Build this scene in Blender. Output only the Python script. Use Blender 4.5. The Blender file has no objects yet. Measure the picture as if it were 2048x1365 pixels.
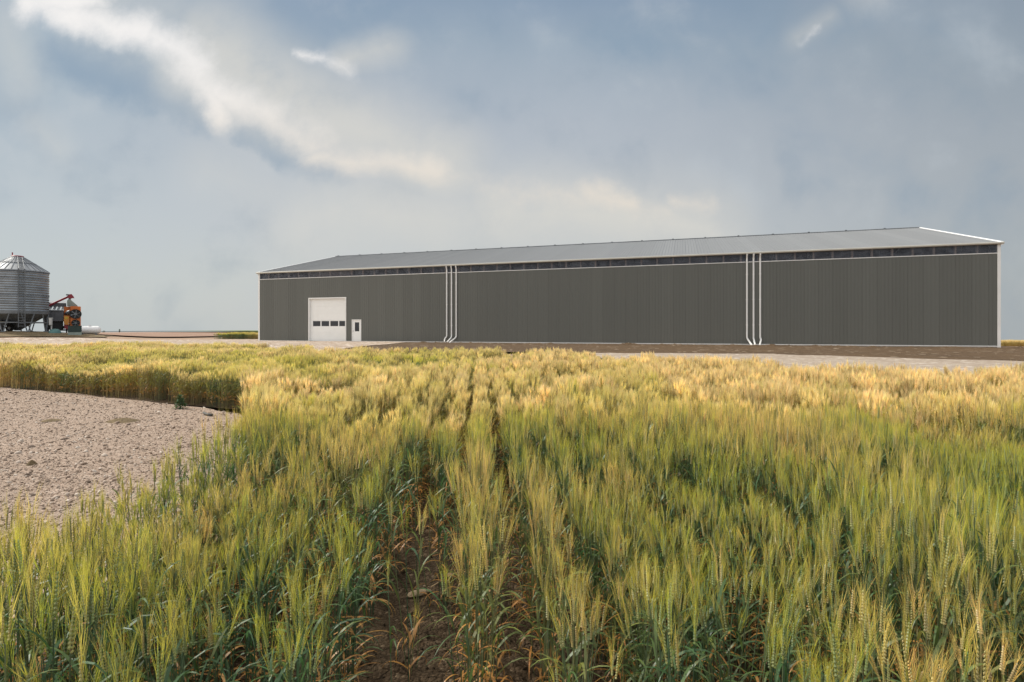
import bpy, bmesh, math, random
import numpy as np
from mathutils import Vector, Matrix
R = math.radians
rnd = random.Random(7)
rng = np.random.default_rng(11)
scene = bpy.context.scene
C = scene.collection
EYE = 1.15
FPX = 1060.0          # focal length in photograph pixels (2048 wide)

# ------------------------------------------------------------------ noise
_perm = np.random.default_rng(3).random((256, 256))
def vnoise(x, y):
    x = np.asarray(x, float); y = np.asarray(y, float)
    xi = np.floor(x).astype(int); yi = np.floor(y).astype(int)
    fx = x - xi; fy = y - yi
    fx = fx*fx*(3-2*fx); fy = fy*fy*(3-2*fy)
    g = lambda a, b: _perm[a % 256, b % 256]
    return (g(xi, yi)*(1-fx)+g(xi+1, yi)*fx)*(1-fy)+(g(xi, yi+1)*(1-fx)+g(xi+1, yi+1)*fx)*fy
def fbm(x, y, o=4):
    s = 0; a = .5; t = 0
    for i in range(o):
        s = s + a*vnoise(np.asarray(x)*2**i+17*i, np.asarray(y)*2**i+31*i); t += a; a *= .5
    return s/t
def smooth(t):
    t = np.clip(t, 0, 1); return t*t*(3-2*t)

# ------------------------------------------------------------------ terrain
FAR_X = [-60, -26.8, -21.2, -12.7, -6.1, -.44, 3.35, 4.2, 4.6, 5.2, 7.3, 9.05, 16, 30]
FAR_Y = [31, 27.9, 31.3, 26, 20.3, 19.9, 16.3, 14, 13.2, 12.5, 11.2, 10.6, 9.7, 9.2]
def field_far(X): return np.interp(X, FAR_X, FAR_Y)
def ground_z(X, Y):
    X = np.asarray(X, float); Y = np.asarray(Y, float)
    def base(X, Y):
        d = Y - field_far(X)
        z = -.33 + .33*smooth((d-.6)/7)
        z = z + .9*smooth((Y-50)/9)*smooth((-X-37)/20)
        z = z - .72*smooth((Y-34)/22)*smooth((X-31)/9)
        return z
    Ys = np.maximum(Y, 1.0)
    th = X/Ys
    slope = np.interp(th, [-1.2, -.78, -.5, 0, .85, .95, 1.2], [-.0062, -.006, -.0040, -.010, -.0226, -.0226, -.025])
    z0 = base(X, np.minimum(Y, 60))
    z60 = base(th*60, np.full_like(th, 60.))
    line = EYE + slope*Ys
    far = line - (EYE+slope*60-z60)*np.exp(-(Ys-60)/80)
    return np.where(Y > 60, far, z0)

# ------------------------------------------------------------------ object helpers
def tag(o, label=None, cat=None, group=None, kind=None):
    if label: o['label'] = label
    if cat: o['category'] = cat
    if group: o['group'] = group
    if kind: o['kind'] = kind
    return o
def empty(name, loc, rz=0, label=None, cat=None, group=None):
    o = bpy.data.objects.new(name, None); C.objects.link(o)
    o.empty_display_size = .2
    o.location = loc; o.rotation_euler = (0, 0, rz)
    return tag(o, label, cat, group)
class MB:
    def __init__(s): s.v = []; s.f = []
    def add(s, vs, fs):
        b = len(s.v); s.v += [tuple(v) for v in vs]; s.f += [tuple(i+b for i in f) for f in fs]
    def box(s, x0, x1, y0, y1, z0, z1, bev=0):
        if bev:
            bm = bmesh.new(); bmesh.ops.create_cube(bm, size=1)
            for v in bm.verts:
                v.co = Vector(((x0+x1)/2+v.co.x*(x1-x0), (y0+y1)/2+v.co.y*(y1-y0), (z0+z1)/2+v.co.z*(z1-z0)))
            bmesh.ops.bevel(bm, geom=bm.edges[:], offset=bev, segments=2, affect='EDGES', profile=.5)
            bm.verts.index_update()
            s.add([v.co[:] for v in bm.verts], [[v.index for v in f.verts] for f in bm.faces]); bm.free(); return
        s.add([(x0,y0,z0),(x1,y0,z0),(x1,y1,z0),(x0,y1,z0),(x0,y0,z1),(x1,y0,z1),(x1,y1,z1),(x0,y1,z1)],
              [(0,3,2,1),(4,5,6,7),(0,1,5,4),(1,2,6,5),(2,3,7,6),(3,0,4,7)])
    def prism(s, poly, axis, a, b):
        """extrude a 2-D polygon along axis from a to b"""
        n = len(poly)
        def P(p, t):
            return {'x': (t, p[0], p[1]), 'y': (p[0], t, p[1]), 'z': (p[0], p[1], t)}[axis]
        s.add([P(p, a) for p in poly]+[P(p, b) for p in poly],
              [tuple(range(n))[::-1], tuple(range(n, 2*n))]+[(i, (i+1) % n, n+(i+1) % n, n+i) for i in range(n)])
    def tube(s, pts, r, n=8, cap=True, flat=1.0):
        pts = [Vector(p) for p in pts]; rs = r if isinstance(r, (list, tuple)) else [r]*len(pts)
        vs = []; fs = []
        up = None
        for i, p in enumerate(pts):
            d = (pts[min(i+1, len(pts)-1)]-pts[max(i-1, 0)]).normalized()
            if up is None:
                up = Vector((0, 0, 1)) if abs(d.z) < .9 else Vector((0, 1, 0))
            a = d.cross(up)
            if a.length < 1e-4: a = d.orthogonal()
            a.normalize(); b = d.cross(a).normalized()
            for k in range(n):
                t = 2*math.pi*(k+.5)/n
                vs.append(p+a*math.cos(t)*rs[i]+b*math.sin(t)*rs[i]*flat)
        for i in range(len(pts)-1):
            for k in range(n):
                fs.append((i*n+k, i*n+(k+1) % n, (i+1)*n+(k+1) % n, (i+1)*n+k))
        if cap:
            fs.append(tuple(range(n))[::-1]); fs.append(tuple(range((len(pts)-1)*n, len(pts)*n)))
        s.add(vs, fs)
    def lathe(s, prof, n=48, c=(0, 0), cap=False):
        vs = []; fs = []
        for (r, z) in prof:
            for k in range(n):
                t = 2*math.pi*k/n; vs.append((c[0]+r*math.cos(t), c[1]+r*math.sin(t), z))
        for i in range(len(prof)-1):
            for k in range(n):
                fs.append((i*n+k, i*n+(k+1) % n, (i+1)*n+(k+1) % n, (i+1)*n+k))
        if cap:
            fs.append(tuple(range(n))[::-1]); fs.append(tuple(range((len(prof)-1)*n, len(prof)*n)))
        s.add(vs, fs)
    def build(s, name, mat, parent=None, smooth_=False, fix=True):
        me = bpy.data.meshes.new(name); me.from_pydata(s.v, [], s.f)
        if fix:
            bm = bmesh.new(); bm.from_mesh(me); bmesh.ops.recalc_face_normals(bm, faces=bm.faces[:]); bm.to_mesh(me); bm.free()
        me.materials.append(mat)
        if smooth_: me.polygons.foreach_set('use_smooth', [True]*len(me.polygons))
        o = bpy.data.objects.new(name, me); C.objects.link(o)
        if parent: o.parent = parent
        return o
def np_mesh(name, V, F, mat, smooth_=False):
    """V (n,3) and F (m,k) numpy arrays"""
    me = bpy.data.meshes.new(name)
    m, k = F.shape
    me.vertices.add(len(V)); me.vertices.foreach_set('co', V.astype(np.float32).ravel())
    me.loops.add(m*k); me.loops.foreach_set('vertex_index', F.astype(np.int32).ravel())
    me.polygons.add(m); me.polygons.foreach_set('loop_start', np.arange(0, m*k, k, dtype=np.int32))
    me.update(calc_edges=True); me.validate()
    if smooth_: me.polygons.foreach_set('use_smooth', [True]*len(me.polygons))
    me.materials.append(mat)
    o = bpy.data.objects.new(name, me); C.objects.link(o)
    return o

# ------------------------------------------------------------------ materials
class NT:
    def __init__(s, tree): s.t = tree; s.n = tree.nodes; s.l = tree.links
    def node(s, typ, **kw):
        n = s.n.new(typ)
        for k, v in kw.items(): setattr(n, k, v)
        return n
    def put(s, sock, v):
        if isinstance(v, bpy.types.NodeSocket): s.l.new(v, sock)
        else: sock.default_value = v
    def math(s, op, a, b=0.0, c=0.0, clamp=False):
        n = s.node('ShaderNodeMath', operation=op, use_clamp=clamp)
        for i, v in enumerate((a, b, c)): s.put(n.inputs[i], v)
        return n.outputs[0]
    def vmath(s, op, a, b=(0, 0, 0), out=0):
        n = s.node('ShaderNodeVectorMath', operation=op)
        s.put(n.inputs[0], a); s.put(n.inputs[1], b)
        return n.outputs[out]
    def mix(s, f, a, b, typ='RGBA', blend='MIX'):
        n = s.node('ShaderNodeMix', data_type=typ)
        if typ == 'RGBA':
            n.blend_type = blend; s.put(n.inputs[0], f); s.put(n.inputs[6], a); s.put(n.inputs[7], b); return n.outputs[2]
        s.put(n.inputs[0], f); s.put(n.inputs[2], a); s.put(n.inputs[3], b); return n.outputs[0]
    def noise(s, vec, scale, detail=4, rough=.55, out='Fac'):
        n = s.node('ShaderNodeTexNoise'); s.l.new(vec, n.inputs['Vector'])
        n.inputs['Scale'].default_value = scale; n.inputs['Detail'].default_value = detail; n.inputs['Roughness'].default_value = rough
        return n.outputs[out]
    def ss(s, v, a, b, to0=0., to1=1.):
        n = s.node('ShaderNodeMapRange', interpolation_type='SMOOTHSTEP')
        s.put(n.inputs[0], v); s.put(n.inputs[1], a); s.put(n.inputs[2], b); n.inputs[3].default_value = to0; n.inputs[4].default_value = to1
        return n.outputs[0]
def c4(c): return (c[0], c[1], c[2], 1)
def new_mat(name):
    m = bpy.data.materials.new(name); m.use_nodes = True
    nt = NT(m.node_tree); b = nt.n['Principled BSDF']
    return m, nt, b
def pmat(name, col, rough=.6, metal=0., var=.12, vscale=1.5, bump=0., bscale=30., spec=.4, dirt=None):
    m, nt, b = new_mat(name)
    tc = nt.node('ShaderNodeTexCoord').outputs['Object']
    n = nt.noise(tc, vscale, 5)
    f = nt.ss(n, .3, .7)
    lo = tuple(x*(1-var) for x in col); hi = tuple(min(1, x*(1+var)) for x in col)
    cc = nt.mix(f, c4(lo), c4(hi))
    if dirt:
        n2 = nt.noise(tc, vscale*2.7, 6, .65)
        cc = nt.mix(nt.math('MULTIPLY', nt.ss(n2, .5, .75), dirt[1]), cc, c4(dirt[0]))
    nt.l.new(cc, b.inputs['Base Color'])
    nt.l.new(nt.math('ADD', nt.math('MULTIPLY', n, .2), rough-.1), b.inputs['Roughness'])
    b.inputs['Metallic'].default_value = metal
    b.inputs['Specular IOR Level'].default_value = spec
    if bump:
        bp = nt.node('ShaderNodeBump'); bp.inputs['Strength'].default_value = bump; bp.inputs['Distance'].default_value = .02
        nt.l.new(nt.noise(tc, bscale, 4), bp.inputs['Height']); nt.l.new(bp.outputs[0], b.inputs['Normal'])
    return m

M = {}
def siding_mat(name, col, rough, seam=.9144, spec=.4, metal=0.):
    """painted steel sheets: every 3 ft sheet a touch different, faint streaks"""
    m, nt, b = new_mat(name)
    tc = nt.node('ShaderNodeTexCoord').outputs['Object']
    sx = nt.node('ShaderNodeSeparateXYZ'); nt.l.new(tc, sx.inputs[0])
    cell = nt.math('FLOOR', nt.math('DIVIDE', sx.outputs[0], seam))
    wn = nt.node('ShaderNodeTexWhiteNoise', noise_dimensions='1D'); nt.l.new(cell, wn.inputs['W'])
    st = nt.node('ShaderNodeMapping'); nt.l.new(tc, st.inputs[0]); st.inputs['Scale'].default_value = (6, 6, .12)
    streak = nt.noise(st.outputs[0], 1.0, 4)
    v = nt.math('ADD', nt.math('MULTIPLY', nt.math('SUBTRACT', wn.outputs['Value'], .5), .10), nt.math('MULTIPLY', nt.math('SUBTRACT', streak, .5), .13))
    fr = nt.math('ABSOLUTE', nt.math('SUBTRACT', nt.math('FRACT', nt.math('DIVIDE', sx.outputs[0], seam)), .5))
    lap = nt.math('GREATER_THAN', fr, .486)
    v = nt.math('SUBTRACT', v, nt.math('MULTIPLY', lap, .20))
    k = nt.math('ADD', v, 1.0)
    sc = nt.node('ShaderNodeVectorMath', operation='SCALE'); sc.inputs[0].default_value = col; nt.l.new(k, sc.inputs['Scale'])
    nt.l.new(sc.outputs[0], b.inputs['Base Color'])
    b.inputs['Roughness'].default_value = rough; b.inputs['Specular IOR Level'].default_value = spec; b.inputs['Metallic'].default_value = metal
    return m
M['siding'] = siding_mat('grey_green_siding', (.121, .126, .115), .5)
M['roof'] = siding_mat('grey_roof_steel', (.175, .183, .192), .5, spec=.5)
M['white'] = pmat('white_trim', (.80, .80, .79), .45, var=.03)
M['white_rake'] = pmat('white_rake_trim', (.86, .87, .88), .35, var=.02)
M['door_white'] = pmat('white_door_paint', (.84, .85, .84), .45, var=.02)
M['gutter'] = pmat('almond_gutter', (.60, .60, .55), .45, var=.05)
M['wood'] = pmat('framing_lumber', (.46, .37, .32), .8, var=.2, vscale=4)
M['brownboard'] = pmat('brown_boards', (.20, .15, .135), .8, var=.35, vscale=3)
M['dark'] = pmat('dark_interior', (.03, .03, .032), .8)
M['concrete'] = pmat('concrete', (.35, .34, .32), .85, var=.15, bump=.2)
M['galv'] = pmat('galvanised_steel', (.24, .27, .30), .42, metal=.65, var=.15, vscale=1.2)
M['galv_roof'] = pmat('galvanised_roof', (.23, .25, .275), .55, metal=.3, var=.10, vscale=1.5)
M['galv_dark'] = pmat('weathered_steel', (.16, .175, .19), .55, metal=.4, var=.2)
M['orange'] = pmat('orange_paint', (.62, .17, .035), .5, var=.12, dirt=((.35, .10, .03), .4))
M['amber'] = pmat('amber_paint', (.60, .26, .05), .5, var=.12)
M['red'] = pmat('red_paint', (.27, .028, .045), .5, var=.15)
M['greybody'] = pmat('grey_perforated_steel', (.11, .115, .13), .6, var=.12)
M['black'] = pmat('black_paint', (.018, .02, .022), .6)
M['green'] = pmat('dark_green_paint', (.022, .045, .04), .55, var=.2)
M['palegreen'] = pmat('pale_grey_green_paint', (.26, .31, .28), .6, var=.15)
M['teal'] = pmat('teal_tarp', (.07, .16, .155), .6, var=.2)
M['tank'] = pmat('white_tank_paint', (.82, .82, .83), .35, var=.03)
M['rubber'] = pmat('rubber', (.02, .02, .02), .8)
M['yellow'] = pmat('yellow_paint', (.6, .45, .05), .5)
M['metalbox'] = pmat('pale_grey_box', (.42, .43, .43), .55)

m, nt, b = new_mat('dark_window_glass')
b.inputs['Base Color'].default_value = (.02, .024, .03, 1); b.inputs['Roughness'].default_value = .12
M['glass'] = m
# thin clear sheet: mostly see-through, with a sky reflection and some dust
m, nt, b = new_mat('clear_eave_sheet')
tr = nt.node('ShaderNodeBsdfTransparent'); tr.inputs[0].default_value = (.80, .81, .83, 1)
tc = nt.node('ShaderNodeTexCoord').outputs['Object']
b.inputs['Base Color'].default_value = (.14, .155, .19, 1); b.inputs['Roughness'].default_value = .18
mx = nt.node('ShaderNodeMixShader')
nt.l.new(nt.ss(nt.noise(tc, 2.2, 4), .3, .75, .18, .42), mx.inputs[0])
nt.l.new(tr.outputs[0], mx.inputs[1]); nt.l.new(b.outputs[0], mx.inputs[2])
nt.l.new(mx.outputs[0], nt.n['Material Output'].inputs[0])
M['clear'] = m

def earth_mat(name, cols, scales, stones=None, bump=.5, bdist=.03, bscale=12., cracks=False):
    """soil/gravel: mottled colours at two scales, pebbles from a Voronoi pattern, bumps"""
    m, nt, b = new_mat(name)
    tc = nt.node('ShaderNodeTexCoord').outputs['Object']
    n1 = nt.noise(tc, scales[0], 6, .6); n2 = nt.noise(tc, scales[1], 5, .65)
    col = nt.mix(nt.ss(n1, .32, .68), c4(cols[0]), c4(cols[1]))
    col = nt.mix(nt.ss(n2, .45, .7), col, c4(cols[2]))
    h = nt.math('ADD', nt.noise(tc, bscale, 6, .7), nt.math('MULTIPLY', n2, .5))
    if stones:
        sc, c_lo, c_hi, amt = stones
        vo = nt.node('ShaderNodeTexVoronoi'); nt.l.new(tc, vo.inputs['Vector']); vo.inputs['Scale'].default_value = sc
        hs = nt.node('ShaderNodeSeparateXYZ'); nt.l.new(vo.outputs['Color'], hs.inputs[0])
        stc = nt.mix(hs.outputs[0], c4(c_lo), c4(c_hi))
        col = nt.mix(nt.math('MULTIPLY', nt.math('LESS_THAN', hs.outputs[1], amt), 1.0), col, stc)
        h = nt.math('SUBTRACT', h, nt.math('MULTIPLY', vo.outputs['Distance'], .9))
    if cracks:
        vo = nt.node('ShaderNodeTexVoronoi', feature='DISTANCE_TO_EDGE')
        wv = nt.vmath('ADD', tc, nt.vmath('MULTIPLY', nt.noise(tc, 4, 4, out='Color'), (.25, .25, .25)))
        nt.l.new(wv, vo.inputs['Vector']); vo.inputs['Scale'].default_value = 5.5
        ck = nt.ss(vo.outputs['Distance'], .0, .035)
        h = nt.math('ADD', h, nt.math('MULTIPLY', ck, .8))
    nt.l.new(col, b.inputs['Base Color']); b.inputs['Roughness'].default_value = .95; b.inputs['Specular IOR Level'].default_value = .15
    bp = nt.node('ShaderNodeBump'); bp.inputs['Strength'].default_value = bump; bp.inputs['Distance'].default_value = bdist
    nt.l.new(h, bp.inputs['Height']); nt.l.new(bp.outputs[0], b.inputs['Normal'])
    return m
M['ground'] = earth_mat('dry_field_earth', ((.30, .205, .145), (.23, .165, .115), (.36, .26, .19)), (.06, .5))
M['soil'] = earth_mat('dark_crumbly_soil', ((.098, .068, .042), (.07, .049, .031), (.132, .095, .06)), (1.2, 7), (60, (.09, .06, .035), (.24, .18, .12), .06), .9, .03, 22, cracks=True)
M['gravel'] = earth_mat('pinkish_gravel', ((.345, .27, .215), (.275, .215, .17), (.41, .335, .28)), (.5, 6), (55, (.17, .115, .085), (.46, .36, .29), .5), .8, .02, 60)
M['lane'] = earth_mat('pale_gravel_lane', ((.31, .255, .205), (.27, .22, .175), (.36, .305, .25)), (.22, 2.2), (7, (.30, .25, .20), (.46, .41, .36), .2), .7, .04, 9)
M['yard'] = earth_mat('packed_gravel_yard', ((.32, .25, .195), (.26, .20, .155), (.38, .31, .255)), (.10, .8), (4, (.35, .29, .24), (.58, .52, .46), .25), .6, .04, 6)
M['dirt'] = earth_mat('turned_brown_dirt', ((.10, .066, .038), (.075, .05, .03), (.13, .088, .055)), (.3, 2.5), (5, (.12, .08, .05), (.38, .32, .25), .035), .9, .06, 5)
M['berm'] = earth_mat('olive_brown_bank', ((.17, .125, .07), (.12, .095, .055), (.22, .165, .105)), (.25, 1.6), None, .8, .05, 4)
M['greenfield'] = earth_mat('far_green_crop', ((.10, .135, .045), (.085, .12, .042), (.13, .15, .06)), (.02, .2), None, .5, .1, 3)
M['brownfield'] = earth_mat('far_brown_fallow', ((.27, .175, .13), (.21, .135, .10), (.32, .22, .165)), (.05, .4), None, .5, .1, 3)

# wheat: two vertex colours (green state, ripe state) blended by each plant's own ripeness
m, nt, b = new_mat('wheat_plant')
ca = nt.node('ShaderNodeAttribute', attribute_name='fresh'); cb = nt.node('ShaderNodeAttribute', attribute_name='ripe_col')
ri = nt.node('ShaderNodeAttribute', attribute_type='INSTANCER', attribute_name='ripe')
br = nt.node('ShaderNodeAttribute', attribute_type='INSTANCER', attribute_name='bright')
col = nt.mix(ri.outputs['Fac'], ca.outputs['Color'], cb.outputs['Color'])
sc = nt.node('ShaderNodeVectorMath', operation='SCALE'); nt.l.new(col, sc.inputs[0]); nt.l.new(br.outputs['Fac'], sc.inputs['Scale'])
di = nt.node('ShaderNodeBsdfDiffuse'); tl = nt.node('ShaderNodeBsdfTranslucent')
nt.l.new(sc.outputs[0], di.inputs[0]); nt.l.new(sc.outputs[0], tl.inputs[0])
gl = nt.node('ShaderNodeBsdfGlossy'); gl.inputs['Roughness'].default_value = .45; gl.inputs[0].default_value = (.8, .85, .9, 1)
m1 = nt.node('ShaderNodeMixShader'); m1.inputs[0].default_value = .45
nt.l.new(di.outputs[0], m1.inputs[1]); nt.l.new(tl.outputs[0], m1.inputs[2])
m2 = nt.node('ShaderNodeMixShader'); m2.inputs[0].default_value = .035
nt.l.new(m1.outputs[0], m2.inputs[1]); nt.l.new(gl.outputs[0], m2.inputs[2])
nt.l.new(m2.outputs[0], nt.n['Material Output'].inputs[0])
M['wheat'] = m
# the same plant as a single object (not scattered)
def lone_wheat_mat(name, ripe, bright):
    m = M['wheat'].copy(); m.name = name
    t = m.node_tree
    for n in list(t.nodes):
        if n.type == 'ATTRIBUTE' and n.attribute_name in ('ripe', 'bright'):
            v = t.nodes.new('ShaderNodeValue'); v.outputs[0].default_value = ripe if n.attribute_name == 'ripe' else bright
            for l in list(n.outputs['Fac'].links): t.links.new(v.outputs[0], l.to_socket)
            t.nodes.remove(n)
    return m

# ------------------------------------------------------------------ ground sheets
def inside(px, py, poly):
    res = np.zeros(px.shape, bool); n = len(poly); j = n-1
    for i in range(n):
        xi, yi = poly[i]; xj, yj = poly[j]
        c = ((yi > py) != (yj > py)) & (px < (xj-xi)*(py-yi)/((yj-yi) or 1e-9)+xi)
        res ^= c; j = i
    return res
def sheet(name, poly, res, mat, off, disp=None, jit=.0, label=None):
    dense = []
    n = len(poly)
    for i in range(n):
        a = np.array(poly[i], float); c = np.array(poly[(i+1) % n], float)
        k = max(1, int(np.hypot(*(c-a))/(res*.7)))
        for q in range(k): dense.append(a+(c-a)*q/k)
    D = np.array(dense)
    if jit:
        D = D + jit*2*np.c_[fbm(D[:, 0]*.8, D[:, 1]*.8, 4)-.5, fbm(D[:, 0]*.8+40, D[:, 1]*.8+9, 4)-.5]
    x0, y0 = D.min(0)-res; x1, y1 = D.max(0)+res
    nx = int((x1-x0)/res)+2; ny = int((y1-y0)/res)+2
    gx = x0+np.arange(nx)*res; gy = y0+np.arange(ny)*res
    GX, GY = np.meshgrid(gx, gy)
    cin = inside(GX[:-1, :-1]+res/2, GY[:-1, :-1]+res/2, D)
    cnt = np.zeros((ny, nx), int)
    for a in (0, 1):
        for c in (0, 1): cnt[a:ny-1+a, c:nx-1+c] += cin
    used = cnt > 0; edge = used & (cnt < 4)
    PX, PY = GX.copy(), GY.copy()
    ex, ey = GX[edge], GY[edge]
    nxs = np.empty(len(ex)); nys = np.empty(len(ex))
    for q in range(0, len(ex), 500):
        d = (ex[q:q+500, None]-D[None, :, 0])**2+(ey[q:q+500, None]-D[None, :, 1])**2
        k = d.argmin(1); nxs[q:q+500] = D[k, 0]; nys[q:q+500] = D[k, 1]
    PX[edge] = nxs; PY[edge] = nys
    Z = ground_z(PX, PY)+off
    if disp is not None:
        dd = disp(PX, PY); dd[edge] *= .3; Z = Z+dd
    idx = -np.ones((ny, nx), int); idx[used] = np.arange(used.sum())
    V = np.c_[PX[used], PY[used], Z[used]]
    r, c = np.nonzero(cin)
    F = np.c_[idx[r, c], idx[r, c+1], idx[r+1, c+1], idx[r+1, c]]
    o = np_mesh(name, V, F, mat, True)
    tag(o, label=label, kind='structure'); return o
def geo(a, b, k):  # geometric steps
    return list(a*(b/a)**(np.arange(1, k+1)/k))
gx = np.array([-x for x in geo(70, 4000, 40)][::-1]+list(np.arange(-70, 70.1, .6))+geo(70, 4000, 40))
gy = np.array([-400, -100, -30]+list(np.arange(-8, 75, .6))+geo(75, 4000, 70))
GX, GY = np.meshgrid(gx, gy); GZ = ground_z(GX, GY)-.09*(1-smooth((GY-36)/3))*smooth((GX+36)/2)*(1-smooth((GX-31)/2))
i = np.arange(GX.size).reshape(GX.shape)
F = np.c_[i[:-1, :-1].ravel(), i[:-1, 1:].ravel(), i[1:, 1:].ravel(), i[1:, :-1].ravel()]
tag(np_mesh('ground', np.c_[GX.ravel(), GY.ravel(), GZ.ravel()], F, M['ground'], True), 'dry brown earth under the yard and fields', kind='structure')

PAD = [(-34, 20), (-19, 15.6), (-12.8, 13.3), (-8.4, 11.3), (-6.7, 10.4), (-5.7, 9.9), (-4.7, 9.2), (-4.15, 8.1), (-3.2, 6.2), (-2.45, 4.8), (-2.3, 3.4), (-2.3, 2.2), (-2.8, .9), (-5, -.5), (-14, -3), (-34, -4)]
def soil_disp(x, y):
    return .055*(fbm(x*2.6, y*2.6, 5)-.5)+.03*np.maximum(0, fbm(x*9+5, y*9, 3)-.5)*2
fy = np.linspace(34, -30, 33)
soil_poly = [(-2.9, -.4), (7, -.4), (7, 7.5), (-3.4, 7.5), (-2.6, 4.9), (-2.2, 3.4), (-2.15, 2.2)]
sheet('field_soil', soil_poly, .03, M['soil'], .012, soil_disp, label='dark crumbly soil between the near wheat rows')
fld = [(x, field_far(x)+.2) for x in np.linspace(29, -34, 60)]
sheet('field_earth', [(-4.6, 9.6), (-3.3, 7.4), (7, 7.4), (7, -.5), (30, -.5)]+fld+[(-34, 20.5), (-19, 16)], .4, M['soil'], .008, label='soil under the far wheat rows')
sheet('gravel_pad', PAD, .07, M['gravel'], .03, lambda x, y: .05*(fbm(x*.9, y*.9, 4)-.5), .18, 'pinkish gravel patch cut into the wheat')

# wall frame: s along the front wall from its far corner, n metres out in front of it
ROT = math.atan2(-.30530, .95226)
LX, LY = -25.69, 53.76
def wl(s, n): return (LX+.95226*s-.3053*n, LY-.3053*s-.95226*n)
def sn(x, y):
    dx = x-LX; dy = y-LY
    return .95226*dx-.3053*dy, -.3053*dx-.95226*dy
def dirt_disp(x, y):
    s, n = sn(x, y)
    rid = np.exp(-((n-3.2-.6*np.sin(s*.23))/1.0)**2)
    return .05*(fbm(x*.7, y*.7, 5)-.45)+rid*(.0+.20*np.maximum(0, fbm(x*1.1, y*1.1, 4)-.45))+.09*np.maximum(0, fbm(x*2.3, y*2.3, 3)-.58)*rid*4
sheet('dirt_strip', [wl(17, 2.3), wl(24, 1.6), wl(40, 2.0), wl(62, 2.2), wl(75, 3), wl(90, 5), wl(92, 23), wl(62, 22), wl(53, 21.3), wl(50, 20.8), wl(47, 19.5), wl(40, 18.5), wl(33, 17.5), wl(24, 20), wl(19.5, 12), wl(18.5, 5)], .16, M['dirt'], .03, dirt_disp, .5, 'strip of dark turned dirt in front of the barn')
lane_far = [wl(36.5, 18.6), wl(40.5, 17.4), wl(44.5, 17.2), wl(47.5, 18.5), wl(50.5, 20), wl(53.5, 20.3), wl(62, 21), wl(95, 22)]
lane_near = [(x, field_far(x)-.3) for x in (28, 20, 14, 9.95, 8.05, 6.5, 5.4, 4.4)]
sheet('gravel_lane', lane_far+lane_near, .25, M['lane'], .06, lambda x, y: .06*(fbm(x*.5, y*.5, 4)-.5), .5, 'pale gravel lane running past the wheat')
yard = [(-80, 47), (-58, 50.5), (-48, 55), (-40, 57), (-33, 60), (-27, 60), wl(-1.2, -2), wl(-.3, .02), wl(5, .02), wl(14, .02), wl(18, 1.5), wl(19, 6), wl(21, 14), wl(24, 21)]
sheet('gravel_yard', yard+[(x, field_far(x)-.3) for x in (-3, -6.7, -10, -13.8, -18, -23.6, -29.6, -40, -60)]+[(-80, 36)], .4, M['yard'], .06, lambda x, y: .07*(fbm(x*.35, y*.35, 4)-.5), .4, 'packed gravel yard in front of the overhead door')
sheet('earth_bank', [(-90, 51), (-62, 51.5), (-50, 55), (-44, 57.5), (-46, 60), (-52, 70), (-95, 78)], .6, M['berm'], .08, lambda x, y: .16*(fbm(x*.5, y*.5, 4)-.4), .5, 'low brown earth bank under the grain bin')
def polar(name, th0, th1, y_near, y_far, mat, off, label):
    th = np.linspace(th0, th1, 60); t = np.linspace(0, 1, 70)
    T, U = np.meshgrid(th, t)
    yn = np.interp(T, *y_near)
    Y = yn*(y_far/yn)**U; X = T*Y
    Z = ground_z(X, Y)+off*(1+Y/150)
    i = np.arange(X.size).reshape(X.shape)
    F = np.c_[i[:-1, :-1].ravel(), i[:-1, 1:].ravel(), i[1:, 1:].ravel(), i[1:, :-1].ravel()]
    tag(np_mesh(name, np.c_[X.ravel(), Y.ravel(), Z.ravel()], F, mat, True), label, kind='structure')
polar('fallow_field', -1.1, -.4, ([-1.1, -.80, -.7, -.5, -.4], [82, 66, 66, 78, 80]), 1500, M['brownfield'], .12, 'reddish brown fallow field beyond the yard')
polar('green_field', -.84, -.36, ([-.84, -.72, -.64, -.56, -.5, -.36], [420, 260, 175, 140, 122, 105]), 2500, M['greenfield'], .3, 'green crop field rising behind the fallow land')
polar('green_crop_field', .86, 1.3, ([.86, 1.3], [66, 66]), 2500, M['greenfield'], .12, 'green crop field on the falling ground right of the barn')

# ------------------------------------------------------------------ the barn
barn = empty('metal_barn', (LX, LY, 0), ROT, 'very long low grey-green steel barn with a grey metal roof and white trim', 'barn')
LEN, DEP, HE, ZB = 60.96, 25.4, 6.95, 6.22
RIDGE = 10.22
def ribs(x0, x1, pitch=.2286, base=.058, top=.026, h=.017):
    """(x, out) profile of ribbed sheet"""
    pts = [(x0, 0)]; k0 = int(math.floor(x0/pitch)); k1 = int(math.ceil(x1/pitch))
    for k in range(k0, k1+1):
        c = k*pitch
        for dx, o in ((-base/2, 0), (-top/2, h), (top/2, h), (base/2, 0)):
            if x0 < c+dx < x1: pts.append((c+dx, o))
    pts.append((x1, 0)); return pts
def siding(mb, x0, x1, z0, z1, P):
    pr = ribs(x0, x1); n = len(pr)
    mb.add([P(x, o, z0) for x, o in pr]+[P(x, o, z1) for x, o in pr], [(i, i+1, n+i+1, n+i) for i in range(n-1)])
OD0, OD1, ODT = 6.05, 10.37, 4.27     # overhead door opening with trim
ED0, ED1, EDT = 11.0, 12.03, 2.12
front = lambda x, o, z: (x, -o, z)
mb = MB()
for (a, c, z0) in ((.12, OD0+.05, .08), (OD0+.05, OD1-.05, ODT-.05), (OD1-.05, ED0+.04, .08), (ED0+.04, ED1-.04, EDT-.04), (ED1-.04, LEN-.12, .08)):
    siding(mb, a, c, z0, ZB, front)
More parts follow.
